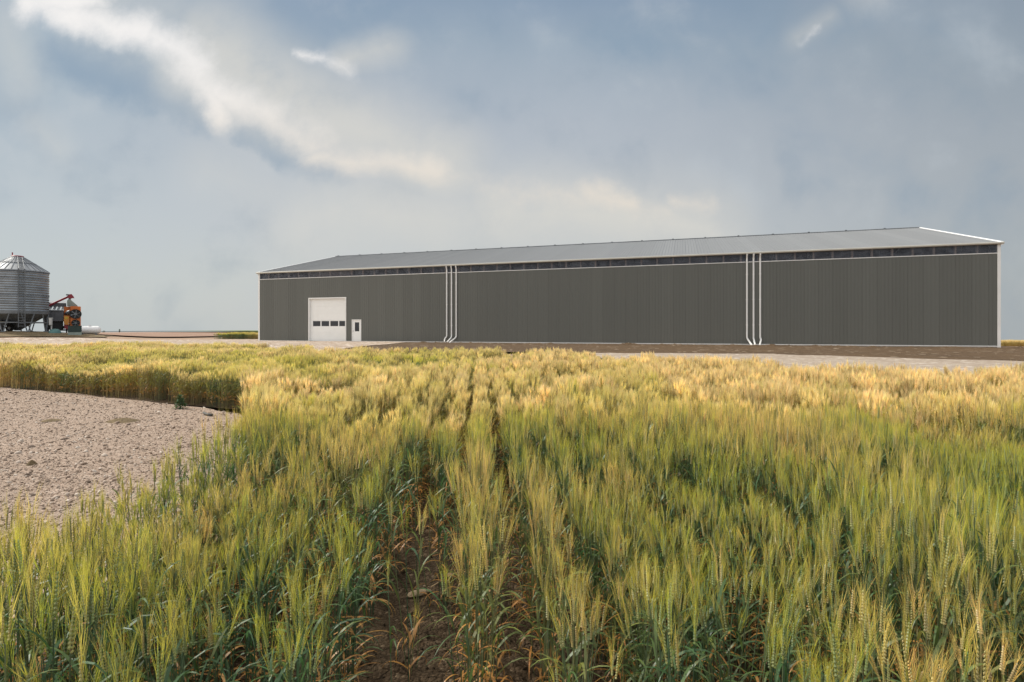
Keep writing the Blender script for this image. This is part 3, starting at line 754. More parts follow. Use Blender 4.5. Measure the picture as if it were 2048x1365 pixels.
def stem_plant(pl, root, lod, H=.56, lean=None):
    """one stalk with leaves, a bearded ear and awns; lod 0 near, 1 middle, 2 far"""
    H = H*rnd.uniform(.86, 1.12)
    la = rnd.uniform(0, 6.28); lm = rnd.uniform(.0, .07) if lean is None else lean
    ld = V3((math.cos(la), math.sin(la), 0))*lm
    n = (6, 3, 2)[lod]; gk = (.42, .82, 1)[lod]
    ST = (STEM[0], mix3(STEM[0], STEM[1], gk)); LF = (LEAF[0], mix3(LEAF[0], LEAF[1], gk))
    P = lambda t: root+ld*(t*t)*H*1.6+V3((0, 0, t*H))
    r = (.0022, .0025, .0034)[lod]
    pts = [P(i/n) for i in range(n+1)]
    if lod < 2: tube3(pl, pts, [r*(1.15-.4*i/n) for i in range(n+1)], 3, jit(ST[0]), jit(ST[1]))
    else:
        s = V3((math.cos(la), math.sin(la), 0)); strip(pl, pts, [r*2]*(n+1), s, jit(ST[0]), jit(ST[1]))
    # leaves (near plants keep green leaves while their beards turn)
    nl = (5, 4, 2)[lod]
    for i in range(nl):
        t = (.84, .66, .48, .30, .14)[i]+rnd.uniform(-.07, .07)
        if lod == 2: t = (.78, .42)[i]+rnd.uniform(-.1, .1)
        dry = (t < .30 and rnd.random() < .75) or (t < .5 and rnd.random() < .45) or rnd.random() < .06
        c = DRY if dry else LF
        L = rnd.uniform(.12, .24)*(1 if not dry else .8)
        wd = rnd.uniform(.007, .0125)*(1.05, 1.25, 1.5)[lod]
        leaf(pl, P(t), rnd.uniform(0, 6.28), L, wd, rnd.uniform(.75, 1.35) if not dry else rnd.uniform(.1, .9), rnd.uniform(1.2, 3.0), (7, 4, 3)[lod], jit(c[0], .25), jit(c[1], .2))
    # ear
    top = P(1.0); ax = (P(1.0)-P(.85)).normalized(); ax = (ax+V3((rnd.gauss(0, .06), rnd.gauss(0, .06), 0))).normalized()
    el = rnd.uniform(.062, .088); ca, cb = jit(EAR[0]), jit(EAR[1])
    fa = rnd.uniform(0, 6.28); f1 = (V3((math.cos(fa), math.sin(fa), 0))-ax*ax.dot(V3((math.cos(fa), math.sin(fa), 0)))).normalized(); f2 = ax.cross(f1)
    aw = AWN_NEAR if lod == 0 else AWN
    awa, awb = jit(aw[0], .15), jit(aw[1], .12)
    def awn(base, d, L, wd):
        s = d.cross(V3((rnd.gauss(0, 1), rnd.gauss(0, 1), rnd.gauss(0, .3)))).normalized()
        m = base+d*L*.5; tip = base+d*L+V3((rnd.gauss(0, .004), rnd.gauss(0, .004), -.002))
        pl.part([base-s*wd/2, base+s*wd/2, m+s*wd*.38, m-s*wd*.38, tip], [(0, 1, 2, 3), (3, 2, 4)], awa, awb)
    if lod == 0:
        ns = 20
        for k in range(ns):
            t = k/ns; sd = 1 if k % 2 else -1
            c = top+ax*(t*el)+f1*sd*.0042
            up = (ax+f1*sd*.42).normalized(); q = .0122*(1-.35*abs(t-.35)); wd = .0039*(1.05-.5*t)
            fs = f2*(wd*1.25)
            o1 = up.cross(f2).normalized()*wd*.8
            vs = [c, c+up*q*.45+fs, c+up*q*.45+o1, c+up*q*.45-fs, c+up*q*.45-o1, c+up*q]
            pl.part(vs, [(0, 2, 1), (0, 3, 2), (0, 4, 3), (0, 1, 4), (5, 1, 2), (5, 2, 3), (5, 3, 4), (5, 4, 1)], jit(ca, .08), jit(cb, .08))
            for j in range(2 if rnd.random() < .3 else 1):
                d = (ax+f1*sd*rnd.uniform(.08, .30)+f2*rnd.gauss(0, .15)).normalized()
                awn(c+up*q*.9, d, rnd.uniform(.066, .102)*(1.1-.25*t), .0008)
    else:
        w = (.0, .0052, .0066)[lod]
        pts = [top, top+ax*el*.35, top+ax*el*.8, top+ax*el*1.05]
        tube3(pl, pts, [w*.6, w, w*.75, .0006], 4, ca, cb)
        for j in range((0, 26, 13)[lod]):
            t = rnd.uniform(.1, 1.0)
            d = (ax+f1*rnd.gauss(0, .17)+f2*rnd.gauss(0, .17)).normalized()
            awn(top+ax*el*t, d, rnd.uniform(.065, .105), (.0, .0028, .0040)[lod])
variants = []
lib = bpy.data.collections.new('wheat_library')      # holds the shapes the field repeats
def add_variant(pl, kind):
    o = bpy.data.objects.new('wheat_%02d' % len(variants), pl.mesh('wheat', M['wheat'])); lib.objects.link(o); variants.append(kind)
for k in range(14):
    pl = Plant(); stem_plant(pl, V3((0, 0, 0)), 0); add_variant(pl, 'near')
def clump(lod, n, L):
    pl = Plant()
    for i in range(n): stem_plant(pl, V3((rnd.gauss(0, .038), rnd.uniform(-L/2, L/2), 0)), lod)
    return pl
for k in range(8): add_variant(clump(1, 24, .35), 'mid')
for k in range(8): add_variant(clump(2, 42, .60), 'far')
pl = Plant()
for k in range(40):      # stubs/dry litter leaf at the foot of the rows
    leaf(pl, V3((rnd.gauss(0, .05), rnd.uniform(-.15, .15), rnd.uniform(.0, .05))), rnd.uniform(0, 6.28), rnd.uniform(.06, .16), .006, rnd.uniform(-.1, .7), 1.0, 4, jit(DRY[0], .35), jit(DRY[1], .35))
add_variant(pl, 'litter')
ids = {k: [i for i, v in enumerate(variants) if v == k] for k in ('near', 'mid', 'far', 'litter')}

def scatter_tree(name, coll):
    ng = bpy.data.node_groups.new(name, 'GeometryNodeTree')
    ng.interface.new_socket('Geometry', in_out='INPUT', socket_type='NodeSocketGeometry')
    ng.interface.new_socket('Geometry', in_out='OUTPUT', socket_type='NodeSocketGeometry')
    gi = ng.nodes.new('NodeGroupInput'); go = ng.nodes.new('NodeGroupOutput')
    ci = ng.nodes.new('GeometryNodeCollectionInfo'); ci.inputs['Collection'].default_value = coll
    ci.inputs['Separate Children'].default_value = True; ci.inputs['Reset Children'].default_value = True
    ip = ng.nodes.new('GeometryNodeInstanceOnPoints'); ip.inputs['Pick Instance'].default_value = True
    def attr(nm, typ):
        n = ng.nodes.new('GeometryNodeInputNamedAttribute'); n.data_type = typ; n.inputs['Name'].default_value = nm; return n.outputs[0]
    ng.links.new(gi.outputs[0], ip.inputs['Points']); ng.links.new(ci.outputs[0], ip.inputs['Instance'])
    ng.links.new(attr('vid', 'INT'), ip.inputs['Instance Index'])
    ng.links.new(attr('rot', 'FLOAT_VECTOR'), ip.inputs['Rotation']); ng.links.new(attr('scl', 'FLOAT_VECTOR'), ip.inputs['Scale'])
    ng.links.new(ip.outputs[0], go.inputs[0])
    return ng
def scatter(name, P, vid, rot, scl, tree, extra, mat=None):
    me = bpy.data.meshes.new(name); n = len(P)
    me.vertices.add(n); me.vertices.foreach_set('co', np.asarray(P, np.float32).ravel())
    def at(nm, typ, d, key='value'):
        a = me.attributes.new(nm, typ, 'POINT'); a.data.foreach_set(key, np.asarray(d).ravel())
    at('vid', 'INT', np.asarray(vid, np.int32)); at('rot', 'FLOAT_VECTOR', np.asarray(rot, np.float32), 'vector'); at('scl', 'FLOAT_VECTOR', np.asarray(scl, np.float32), 'vector')
    for k, v in extra.items(): at(k, 'FLOAT', np.asarray(v, np.float32))
    o = bpy.data.objects.new(name, me); C.objects.link(o)
    if mat: me.materials.append(mat)
    md = o.modifiers.new('scatter', 'NODES'); md.node_group = tree
    return o
wheat_tree = scatter_tree('wheat_scatter', lib)

def pad_dist(x, y):
    """distance outside the gravel patch outline (negative inside)"""
    D = []
    for i in range(len(PAD)):
        a = np.array(PAD[i]); c = np.array(PAD[(i+1) % len(PAD)])
        for q in range(12): D.append(a+(c-a)*q/12)
    D = np.array(D); out = np.empty(len(x))
    for q in range(0, len(x), 4000):
        d = (x[q:q+4000, None]-D[None, :, 0])**2+(y[q:q+4000, None]-D[None, :, 1])**2
        out[q:q+4000] = np.sqrt(d.min(1))
    return np.where(inside(x, y, PAD), -out, out)
SKEW = -.06; PITCH = .28
def rows_points(y0, y1, step, lateral, along):
    """points on the drilled rows between depths y0 and y1, inside a wide view"""
    xs = []; ys = []
    kmax = int((1.12*y1+3)/PITCH)+1
    for k in range(-kmax, kmax+1):
        n = int((y1-y0)/step)
        yy = y0+(np.arange(n)+.5)*step+rng.normal(0, along, n)
        xx = k*PITCH+SKEW*yy+rng.normal(0, lateral, n)*(1+.7*min(1, max(0, abs(k)-1)/4)*(.4+1.2*fbm(yy*.9+k*3.1, yy*0+k*1.7, 2)))
        ok = np.abs(xx) < 1.10*yy+1.2
        xs.append(xx[ok]); ys.append(yy[ok])
    return np.concatenate(xs), np.concatenate(ys)
def ripeness(x, y):
    pat = fbm(x*.33+7, y*.20+3, 4); fine = fbm(x*1.6+50, y*1.0+20, 3)
    right = smooth((x/np.maximum(y, 1)+.1)/.7); left = smooth((-x/np.maximum(y, 1)-.3)/.4)
    r = .06+.20*right+(.46+.30*right+.12*left)*smooth((y-2.4)/5)+.26*right*smooth((y-2.6)/2.2)+1.0*(pat-.5)+1.6*(fine-.5)
    r = r+.25*smooth((y-field_far(x)+9)/8)
    return r
def height_mul(x, y): return (.84+.31*smooth((fbm(x*1.15+13, y*.8+70, 3)-.28)/.44))+.18*(fbm(x*4, y*4, 2)-.5)
Ps = []; vid = []; rot = []; scl = []; rip = []; bri = []
def push(x, y, kind, rz, lean, sx, sz, r, sigma):
    n = len(x)
    z = ground_z(x, y)+.0
    Ps.append(np.c_[x, y, z]); vid.append(rng.choice(ids[kind], n))
    rot.append(np.c_[rng.normal(0, lean, n), rng.normal(0, lean, n), rz])
    scl.append(np.c_[sx*np.ones(n), sx*np.ones(n), sz])
    rip.append(np.clip(r+rng.normal(0, sigma, n), 0, 1)); bri.append(np.clip(rng.normal(1, .13, n), .6, 1.4))
# near: single stalks
x, y = rows_points(1.2, 5.0, .0098, .030, .02)
pdist = pad_dist(x, y)
row = np.rint((x-SKEW*y)/PITCH)
thin = fbm(x*1.1+3, y*.8+8, 3)
keep = (pdist > .06+.18*rng.random(len(x))) & (rng.random(len(x)) < np.clip(.75+2.2*(thin-.40), .40, 1))
# bare, cracked soil left of the middle row
u = x-SKEW*y
bare = (u > -.44) & (u < -.18) & (y < 3.8+.5*rng.normal(0, .5, len(x))) & (rng.random(len(x)) < .93)
bare |= (u > -.80) & (u < -.46) & (y < 2.9) & (rng.random(len(x)) < .42)
bare |= (u > .16) & (u < .42) & (y < 3.2) & (rng.random(len(x)) < .35)
bare |= (u > -.16) & (u < .2) & (y < 1.8)
bare |= (y < 1.4) & (np.abs(u) < .7)
keep &= ~bare
x, y = x[keep], y[keep]
hm = height_mul(x, y)
push(x, y, 'near', rng.uniform(0, 6.28, len(x)), .05, np.ones(len(x)), hm*rng.uniform(.92, 1.14, len(x)), ripeness(x, y)-.04, .2)
# edge of the gravel: short thin plants
# middle: row pieces
x, y = rows_points(4.9, 13.5, .30, .015, .03)
keep = (pad_dist(x, y) > .12) & (y < field_far(x)); x, y = x[keep], y[keep]
gold = np.exp(-(np.maximum(pad_dist(x, y), 0)/1.2)**2)*smooth((y-6.6)/1.6)
push(x, y, 'mid', rng.choice([0, math.pi], len(x))-.06+rng.normal(0, .06, len(x)), .03, np.ones(len(x)), height_mul(x, y)*rng.uniform(.93, 1.06, len(x)), ripeness(x, y)+.6*gold*smooth((fbm(x*.7+2, y*.7, 2)-.28)/.2), .09)
x, y = rows_points(13.2, 37, .50, .03, .05)
keep = (y < field_far(x)+.35*(fbm(x*2, y*2, 2)-.5)*2) & (pad_dist(x, y) > .12); x, y = x[keep], y[keep]
gold = np.exp(-(np.maximum(pad_dist(x, y), 0)/1.2)**2)
push(x, y, 'far', rng.choice([0, math.pi], len(x))-.06+rng.normal(0, .1, len(x)), .03, np.ones(len(x)), height_mul(x, y)*rng.uniform(.93, 1.08, len(x)), ripeness(x, y)+.4*gold, .08)
# dry litter at the foot of near rows
x, y = rows_points(1.6, 7, .35, .05, .1)
keep = (pad_dist(x, y) > .2) & (rng.random(len(x)) < .22); x, y = x[keep], y[keep]
push(x, y, 'litter', rng.uniform(0, 6.28, len(x)), .05, np.ones(len(x)), np.ones(len(x)), np.full(len(x), .5), .2)
o = scatter('wheat_field', np.concatenate(Ps), np.concatenate(vid), np.concatenate(rot), np.concatenate(scl), wheat_tree, {'ripe': np.concatenate(rip), 'bright': np.concatenate(bri)}, M['wheat'])
tag(o, 'field of bearded wheat turning from green to gold in front of the barn', 'wheat field', kind='stuff')
print('wheat instances', sum(len(v) for v in vid))
# strips of wheat behind the barn's ends
def strip_field(name, label, xr, yr, ripe):
    xx, yy = np.meshgrid(np.arange(xr[0], xr[1], .28), np.arange(yr[0], yr[1], .5)); xx = xx.ravel()+rng.normal(0, .05, xx.size); yy = yy.ravel()+rng.normal(0, .1, xx.size)
    n = len(xx)
    r = np.clip(ripe(xx, yy)+rng.normal(0, .12, n), 0, 1)
    o = scatter(name, np.c_[xx, yy, ground_z(xx, yy)], rng.choice(ids['far'], n), np.c_[np.zeros(n), np.zeros(n), rng.uniform(0, 6.28, n)], np.c_[np.ones(n), np.ones(n), rng.uniform(.9, 1.12, n)], wheat_tree, {'ripe': r, 'bright': rng.normal(1, .12, n)}, M['wheat'])
    tag(o, label, 'wheat field', kind='stuff')
strip_field('wheat_strip', 'strip of green and gold wheat behind the far left corner of the barn', (-35.6, -25.5), (64, 69), lambda x, y: .2+.65*smooth((x+33)/3.5)+.5*smooth((y-64.5)/2))
strip_field('wheat_strip', 'golden wheat strip behind the right corner of the barn', (45, 66), (52, 58), lambda x, y: .95+0*x)

# lone plants one can point to
def lone(px, py, n, H, spread, ripe, label, bright=1.0):
    Y = (EYE+.33)*FPX/(py-660); X_ = (px-1024)/FPX*Y
    pl = Plant()
    for k in range(n): stem_plant(pl, V3((rnd.gauss(0, spread), rnd.gauss(0, spread), 0)), 0, H, rnd.uniform(.02, .12))
    o = bpy.data.objects.new('wheat_plant', pl.mesh('wheat_plant', lone_wheat_mat('lone_wheat', ripe, bright))); C.objects.link(o)
    o.location = (X_, Y, float(ground_z(X_, Y))); tag(o, label, 'wheat plant', 'single wheat plants in the bare soil')
lone(887, 1213, 6, .50, .016, .12, 'tall clump of blue-green wheat stems standing alone in the bare soil')
lone(820, 1352, 1, .20, .004, .5, 'single short pale wheat ear rising from the cracked soil')
lone(690, 1380, 9, .52, .022, .1, 'blue-green wheat clump at the left edge of the bare soil')
# leafy weed at the gravel edge
def weed(px, py, h, n, label):
    Y = (EYE+.30)*FPX/(py-660); X_ = (px-1024)/FPX*Y
    pl = Plant()
    for k in range(n):
        t = rnd.random(); a = rnd.uniform(0, 6.28)
        c = V3((math.cos(a)*h*.42*math.sqrt(rnd.random())*(1.1-t), math.sin(a)*h*.42*math.sqrt(rnd.random())*(1.1-t), t*h*.9))
        leaf(pl, c, rnd.uniform(0, 6.28), h*.22, h*.09, rnd.uniform(.2, 1), 1.6, 4, jit((.075, .14, .05), .3), (.1, .1, .05))
    for k in range(6): tube3(pl, [V3((rnd.gauss(0, .02), rnd.gauss(0, .02), 0)), V3((rnd.gauss(0, .08), rnd.gauss(0, .08), h*.8))], [.006, .003], 4, (.06, .1, .05), (.1, .1, .05))
    o = bpy.data.objects.new('weed', pl.mesh('weed', lone_wheat_mat('weed_leaf', 0, 1))); C.objects.link(o)
    o.location = (X_, Y, float(ground_z(X_, Y))+.02); tag(o, label, 'weed')
weed(360, 817, .27, 240, 'dark green leafy weed at the foot of the wheat beside the gravel')

# ------------------------------------------------------------------ loose gravel stones, clods
slib = bpy.data.collections.new('stone_library')
M['stone'] = None
m, nt, b = new_mat('loose_stone')
tone = nt.node('ShaderNodeAttribute', attribute_type='INSTANCER', attribute_name='tone')
cr = nt.node('ShaderNodeValToRGB'); nt.l.new(tone.outputs['Fac'], cr.inputs[0])
e = cr.color_ramp.elements; e[0].color = (.15, .11, .085, 1); e[1].color = (.60, .53, .46, 1)
for p, c in ((.35, (.29, .215, .165, 1)), (.75, (.40, .315, .25, 1))): el = e.new(p); el.color = c
tc = nt.node('ShaderNodeTexCoord').outputs['Object']
nt.l.new(nt.mix(nt.ss(nt.noise(tc, 30, 4), .3, .7, 0, .3), cr.outputs[0], (.2, .15, .12, 1)), b.inputs['Base Color']); b.inputs['Roughness'].default_value = .9
M['stone'] = m
for k in range(6):
    bm = bmesh.new(); bmesh.ops.create_icosphere(bm, subdivisions=2, radius=1)
    ax = (rnd.uniform(.8, 1.3), rnd.uniform(.6, 1.0), rnd.uniform(.4, .7))
    for v in bm.verts:
        q = v.co.copy(); s = 1+.28*(float(fbm(q.x*1.3+k*9+20, q.y*1.3+q.z*1.1+20, 3))-.5)*2
        v.co = Vector((q.x*ax[0]*s, q.y*ax[1]*s, q.z*ax[2]*s))
    me = bpy.data.meshes.new('stone'); bm.to_mesh(me); bm.free(); me.materials.append(M['stone'])
    slib.objects.link(bpy.data.objects.new('stone_%02d' % k, me))
stone_tree = scatter_tree('stone_scatter', slib)
n = 60000
yy = 2.0*(14.5/2.0)**rng.random(n); xx = -rng.random(n)*(1.1*yy+1)
keep = (pad_dist(xx, yy) < -.04); xx, yy = xx[keep], yy[keep]; n = len(xx)
size = np.exp(rng.normal(math.log(.0042), .58, n))*(1+yy/14); size = np.clip(size, .0025, .034)
o = scatter('gravel', np.c_[xx, yy, ground_z(xx, yy)+.032+.05*(fbm(xx*.9, yy*.9, 4)-.5)+size*.1], rng.integers(0, 6, n), rng.uniform(0, 6.28, (n, 3))*np.array([.15, .15, 1]), np.repeat(size[:, None], 3, 1), stone_tree, {'tone': np.clip(rng.normal(.5, .34, n), 0, 1)}, M['stone'])
tag(o, 'loose pinkish gravel stones spread over the patch', 'gravel', kind='stuff')
n = 5000
yy = rng.uniform(1.4, 7, n); xx = rng.uniform(-1.1, 1.1, n)*yy
keep = pad_dist(xx, yy) > .1; xx, yy = xx[keep], yy[keep]; n = len(xx)
size = np.clip(np.exp(rng.normal(math.log(.006), .55, n)), .003, .03)
mclod = M['soil']
clib = bpy.data.collections.new('clod_library')
for k in range(4):
    me = slib.objects[k].data.copy(); me.materials.clear(); me.materials.append(M['soil']); clib.objects.link(bpy.data.objects.new('clod_%02d' % k, me))
o = scatter('soil_clods', np.c_[xx, yy, ground_z(xx, yy)+.012+soil_disp(xx, yy)+size*.1], rng.integers(0, 4, n), rng.uniform(0, 6.28, (n, 3)), np.repeat(size[:, None], 3, 1), scatter_tree('clod_scatter', clib), {}, M['soil'])
tag(o, 'small dark clods on the soil between the rows', 'soil clods', kind='stuff')
# pale flat stones in the bare soil
def stone(px, py, sx, sy, sz, rz, label, col):
    Y = (EYE+.33)*FPX/(py-660); X_ = (px-1024)/FPX*Y
    me = slib.objects[1].data.copy(); me.materials.clear(); me.materials.append(pmat('pale_stone', col, .85, var=.25, vscale=9))
    o = bpy.data.objects.new('stone', me); C.objects.link(o); o.location = (X_, Y, float(ground_z(X_, Y))+.02+sz*.3); o.scale = (sx, sy, sz); o.rotation_euler = (.1, .05, rz)
    tag(o, label, 'stone')
stone(838, 1196, .062, .03, .022, .5, 'larger pale flat stone in the bare soil', (.27, .205, .13))
stone(898, 1160, .03, .018, .018, .3, 'smaller tan stone just above the pale flat one', (.30, .2, .14))
# thin dry straw lying on the soil
def straw(p0, p1, label, r=.003):
    pts = []
    for px, py, dz in (p0, p1):
        Y = (EYE+.33)*FPX/(py-660); pts.append(V3(((px-1024)/FPX*Y, Y, float(ground_z((px-1024)/FPX*Y, Y))+.03+dz)))
    mid = (pts[0]+pts[1])/2+V3((0, 0, .012))
    mb = MB(); mb.tube([pts[0], mid, pts[1]], r, 6); o = mb.build('straw', M['straw'], None, True); tag(o, label, 'straw')
M['straw'] = pmat('dry_straw', (.42, .30, .17), .7, var=.2, vscale=8)
straw((862, 1185, .0), (940, 1155, .03), 'dry straw lying across the bare soil beside the middle row')
# dark things on the gravel
def patch(px, py, lx, ly, h, label):
    Y = (EYE+.30)*FPX/(py-660); X_ = (px-1024)/FPX*Y
    n = 40; mb = MB(); vs = []; fs = []
    for i in range(7):
        q = i/6
        for k in range(n):
            t = 2*math.pi*k/n; e = 1+.45*(float(fbm(math.cos(t)*1.4+px, math.sin(t)*1.4+9, 3))-.5)
            x = lx*q*e*math.cos(t); y = ly*q*e*math.sin(t)
            vs.append((x, y, h*(1-q**1.5)*(.7+.6*float(fbm(x*12+px, y*12, 3)))-.005))
    for i in range(6):
        for k in range(n): fs.append((i*n+k, i*n+(k+1) % n, (i+1)*n+(k+1) % n, (i+1)*n+k))
    mb.add(vs, fs); o = mb.build('dirt_clump', M['patchdirt'], None, True); o.location = (X_, Y, float(ground_z(X_, Y))+.035); tag(o, label, 'dirt clump')
M['patchdirt'] = earth_mat('damp_brown_dirt', ((.17, .125, .07), (.11, .085, .05), (.22, .165, .10)), (6, 30), None, .9, .02, 40)
patch(247, 843, .26, .20, .05, 'larger brown dirt clump on the gravel patch')
patch(105, 842, .17, .12, .03, 'smaller faint brown dirt clump on the gravel patch')
patch(63, 931, .05, .05, .05, 'round dark clod on the gravel near the left edge')
Y = (EYE+.30)*FPX/(834-660); X0_ = (390-1024)/FPX*Y; X1_ = (424-1024)/FPX*Y
mb = MB(); mb.tube([(X0_, Y+.25, float(ground_z(X0_, Y))+.06), ((X0_+X1_)/2, Y+.1, float(ground_z(X0_, Y))+.055), (X1_, Y, float(ground_z(X1_, Y))+.06)], .022, 8)
tag(mb.build('stick', pmat('dark_stick', (.07, .07, .065), .7), None, True), 'thin dark stick lying on the gravel near the wheat edge', 'stick')

# ------------------------------------------------------------------ sky, sun, camera
SUN = Vector((-.68, .25, .68)).normalized()
w = bpy.data.worlds.new('World'); scene.world = w; w.use_nodes = True
nt = NT(w.node_tree); bg = nt.n['Background']
sky = nt.node('ShaderNodeTexSky', sky_type='NISHITA'); sky.sun_disc = False
sky.sun_elevation = math.asin(SUN.z); sky.sun_rotation = math.atan2(SUN.x, SUN.y)
sky.dust_density = 3.0; sky.air_density = 1.2
tc = nt.node('ShaderNodeTexCoord').outputs['Generated']
sp = nt.node('ShaderNodeSeparateXYZ'); nt.l.new(tc, sp.inputs[0])
yc = nt.math('MAXIMUM', sp.outputs[1], .12)
U = nt.math('DIVIDE', sp.outputs[0], yc); V = nt.math('DIVIDE', sp.outputs[2], yc)
cb_ = nt.node('ShaderNodeCombineXYZ'); nt.l.new(U, cb_.inputs[0]); nt.l.new(V, cb_.inputs[1]); P = cb_.outputs[0]
# domain warp gives the cloud edges their ragged shapes
nA = nt.vmath('SUBTRACT', nt.noise(P, 5.5, 7, .60, 'Color'), (.5, .5, .5)); nB = nt.vmath('SUBTRACT', nt.noise(P, 2.0, 3, .5, 'Color'), (.5, .5, .5))
PW = nt.vmath('ADD', P, nt.vmath('ADD', nt.vmath('MULTIPLY', nA, (.11, .10, 0)), nt.vmath('MULTIPLY', nB, (.05, .05, 0))))
PS = nt.vmath('ADD', P, nt.vmath('MULTIPLY', nB, (.12, .12, 0)))
def uv(p): return ((p[0]-1024)/FPX, (660-p[1])/FPX, 0)
def seg(a, c, r, soft, PP):
    a = Vector(uv(a)); c = Vector(uv(c)); d = c-a; L2 = max(d.length_squared, 1e-8)
    pa = nt.vmath('SUBTRACT', PP, tuple(a))
    t = nt.math('DIVIDE', nt.vmath('DOT_PRODUCT', pa, tuple(d), 1), L2, clamp=True)
    s = nt.node('ShaderNodeVectorMath', operation='SCALE'); s.inputs[0].default_value = tuple(d); nt.l.new(t, s.inputs['Scale'])
    q = nt.vmath('SUBTRACT', pa, s.outputs[0])
    dist = nt.vmath('LENGTH', q, out=1)
    return nt.ss(dist, (r-soft)/FPX, (r+soft)/FPX, 1., 0.)
def union(items, PP):
    acc = None
    for a, c, r, soft, k in items:
        m_ = nt.math('MULTIPLY', seg(a, c, r, soft, PP), k)
        acc = m_ if acc is None else nt.math('MAXIMUM', acc, m_)
    return acc
def srgb(r, g, b_):
    f = lambda x: (x/255/12.92) if x/255 <= .04045 else ((x/255+.055)/1.055)**2.4
    return (f(r), f(g), f(b_), 1)
# clear-to-hazy base, from blue-grey overhead to pale near the ground; cooler and darker to the right
base = nt.node('ShaderNodeValToRGB'); nt.l.new(nt.math('MULTIPLY', nt.math('ADD', V, nt.math('MULTIPLY', nt.vmath('DOT_PRODUCT', nB, (0, 1, 0), 1), .18)), 1.0), base.inputs[0])
e = base.color_ramp.elements; e[0].position = 0; e[0].color = srgb(203, 206, 203); e[1].position = 1; e[1].color = srgb(144, 165, 184)
for p, c in ((.10, srgb(200, 204, 203)), (.22, srgb(194, 199, 203)), (.38, srgb(180, 188, 197)), (.52, srgb(159, 174, 188)), (.64, srgb(138, 158, 180))):
    el = e.new(p); el.color = c
right = nt.ss(U, .05, 1.05)
lowr = nt.ss(V, .35, .0)
col = nt.mix(nt.math('MULTIPLY', right, .60), base.outputs[0], srgb(149, 158, 165))
col = nt.mix(nt.math('MULTIPLY', nt.ss(U, -.3, -1.0), .35), col, srgb(176, 194, 202))
mot = nt.noise(P, 2.6, 5, .55)
col = nt.mix(nt.math('MULTIPLY', nt.ss(mot, .52, .75), .30), col, srgb(190, 200, 208))
col = nt.mix(nt.math('MULTIPLY', nt.ss(mot, .50, .28), .35), col, srgb(130, 155, 178))
fm = nt.noise(PS, 5.2, 8, .6)
col = nt.mix(nt.math('MULTIPLY', nt.ss(fm, .50, .74), .34), col, srgb(194, 200, 205))
col = nt.mix(nt.math('MULTIPLY', nt.ss(fm, .50, .28), .26), col, srgb(136, 155, 172))
# darker blue-grey cloud bodies
dark = union([((110, 105), (250, 165), 50, 55, .8), ((250, 165), (400, 225), 38, 45, .8), ((500, 265), (590, 310), 28, 36, .85), ((600, 330), (690, 360), 22, 40, .5), ((520, 150), (690, 215), 34, 45, .55), ((700, 30), (980, 60), 60, 80, .35), ((1180, 70), (1480, 60), 60, 90, .45), ((1700, 40), (2000, 90), 60, 100, .3), ((20, 60), (60, 230), 30, 50, .25)], PW)
texd = nt.noise(PS, 6, 7, .6)
dark = nt.math('MULTIPLY', nt.ss(nt.math('ADD', dark, nt.math('MULTIPLY', nt.math('SUBTRACT', texd, .5), 1.3)), .12, .85), nt.math('MULTIPLY', nt.ss(dark, .0, .35), .85))
col = nt.mix(dark, col, srgb(138, 160, 180))
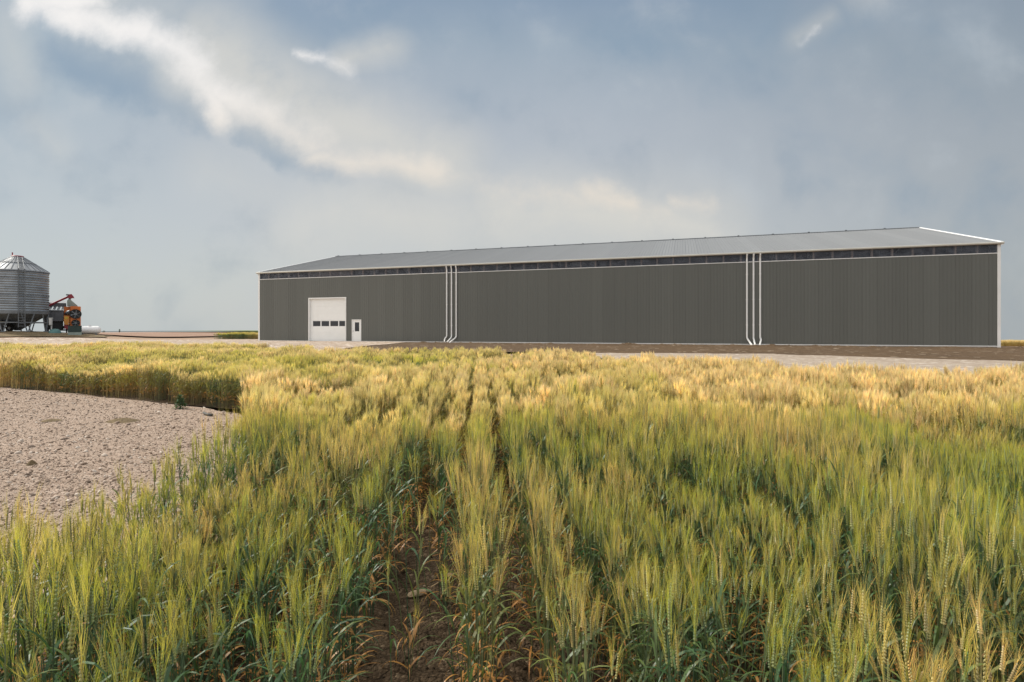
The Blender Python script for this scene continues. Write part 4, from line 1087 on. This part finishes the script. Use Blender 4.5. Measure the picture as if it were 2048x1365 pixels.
# bright broken band and its warm lower end
wisp = union([((200, 0), (400, 110), 75, 75, .5), ((400, 110), (600, 230), 85, 85, .78), ((560, 220), (880, 330), 70, 85, .82), ((640, 430), (1000, 440), 60, 110, .75), ((980, 420), (1400, 440), 55, 95, 1.0), ((420, 330), (640, 400), 40, 80, .35), ((690, 135), (775, 110), 26, 42, .7), ((1590, 90), (1645, 55), 12, 34, .45), ((10, 40), (40, 160), 40, 60, .35), ((1690, 20), (1740, 0), 18, 40, .25), ((70, 240), (130, 300), 20, 50, .35), ((330, 0), (480, 40), 30, 60, .3)], PS)
wisp = nt.math('MULTIPLY', wisp, nt.ss(texd, .72, .40, .62, 1.05))
col = nt.mix(wisp, col, srgb(217, 215, 208))
bright = union([((50, 0), (200, -20), 36, 34, .95), ((110, 10), (290, 60), 30, 36, .95), ((290, 60), (390, 140), 30, 40, .9), ((390, 140), (450, 225), 22, 34, .85), ((430, 180), (560, 230), 26, 40, .8), ((560, 230), (640, 300), 26, 44, .75), ((650, 325), (860, 340), 24, 38, .8), ((860, 345), (960, 365), 10, 34, .4), ((590, 98), (640, 108), 10, 20, .8), ((640, 108), (710, 150), 12, 30, .65), ((960, 365), (1160, 395), 22, 50, .55), ((1170, 380), (1250, 415), 20, 36, .8), ((1250, 420), (1330, 420), 12, 50, .5), ((1350, 392), (1420, 402), 16, 36, .65), ((1602, 82), (1635, 58), 5, 20, .5)], PW)
tex = nt.noise(PS, 8, 8, .62)
bright = nt.math('MULTIPLY', nt.ss(nt.math('ADD', bright, nt.math('MULTIPLY', nt.math('SUBTRACT', tex, .5), 1.25)), .0, 1.12), nt.ss(bright, .0, .30))
warm = nt.ss(V, .55, .24)
bc = nt.mix(warm, srgb(247, 244, 241), srgb(236, 226, 212))
col = nt.mix(bright, col, bc)
# unseen sky overhead and behind, brightened to light the barn front; glow toward sun
sd = nt.vmath('DOT_PRODUCT', tc, tuple(SUN), 1)
glow = nt.ss(sd, .0, 1.0)
over = nt.math('MAXIMUM', nt.ss(sp.outputs[2], .56, .85), nt.ss(sp.outputs[1], .15, -.35))
col = nt.mix(over, col, (.86, .89, .92, 1))
col = nt.mix(nt.math('MULTIPLY', glow, over), col, (1.7, 1.6, 1.45, 1))
ten = nt.node('ShaderNodeVectorMath', operation='SCALE'); nt.l.new(col, ten.inputs[0]); ten.inputs['Scale'].default_value = 10.
fin = nt.mix(.93, sky.outputs[0], ten.outputs[0])
nt.l.new(fin, bg.inputs[0]); bg.inputs[1].default_value = .1

sun = bpy.data.lights.new('sun', 'SUN'); sun.energy = 4.6; sun.angle = R(5); sun.color = (1, .935, .83)
so = bpy.data.objects.new('sun', sun); C.objects.link(so); so.rotation_euler = SUN.to_track_quat('Z', 'Y').to_euler()
so.location = SUN*100

cam = bpy.data.cameras.new('camera'); co = bpy.data.objects.new('camera', cam); C.objects.link(co)
cam.sensor_width = 36; cam.lens = FPX/2048*36; cam.shift_y = -22.5/2048
cam.clip_start = .05; cam.clip_end = 9000
co.location = (0, 0, EYE); co.rotation_euler = (R(90), 0, 0)
scene.camera = co
scene.view_settings.view_transform = 'Standard'; scene.view_settings.look = 'None'
scene.view_settings.exposure = 0; scene.view_settings.gamma = 1
scene.cycles.use_denoising = True
scene.cycles.max_bounces = 6; scene.cycles.transparent_max_bounces = 8
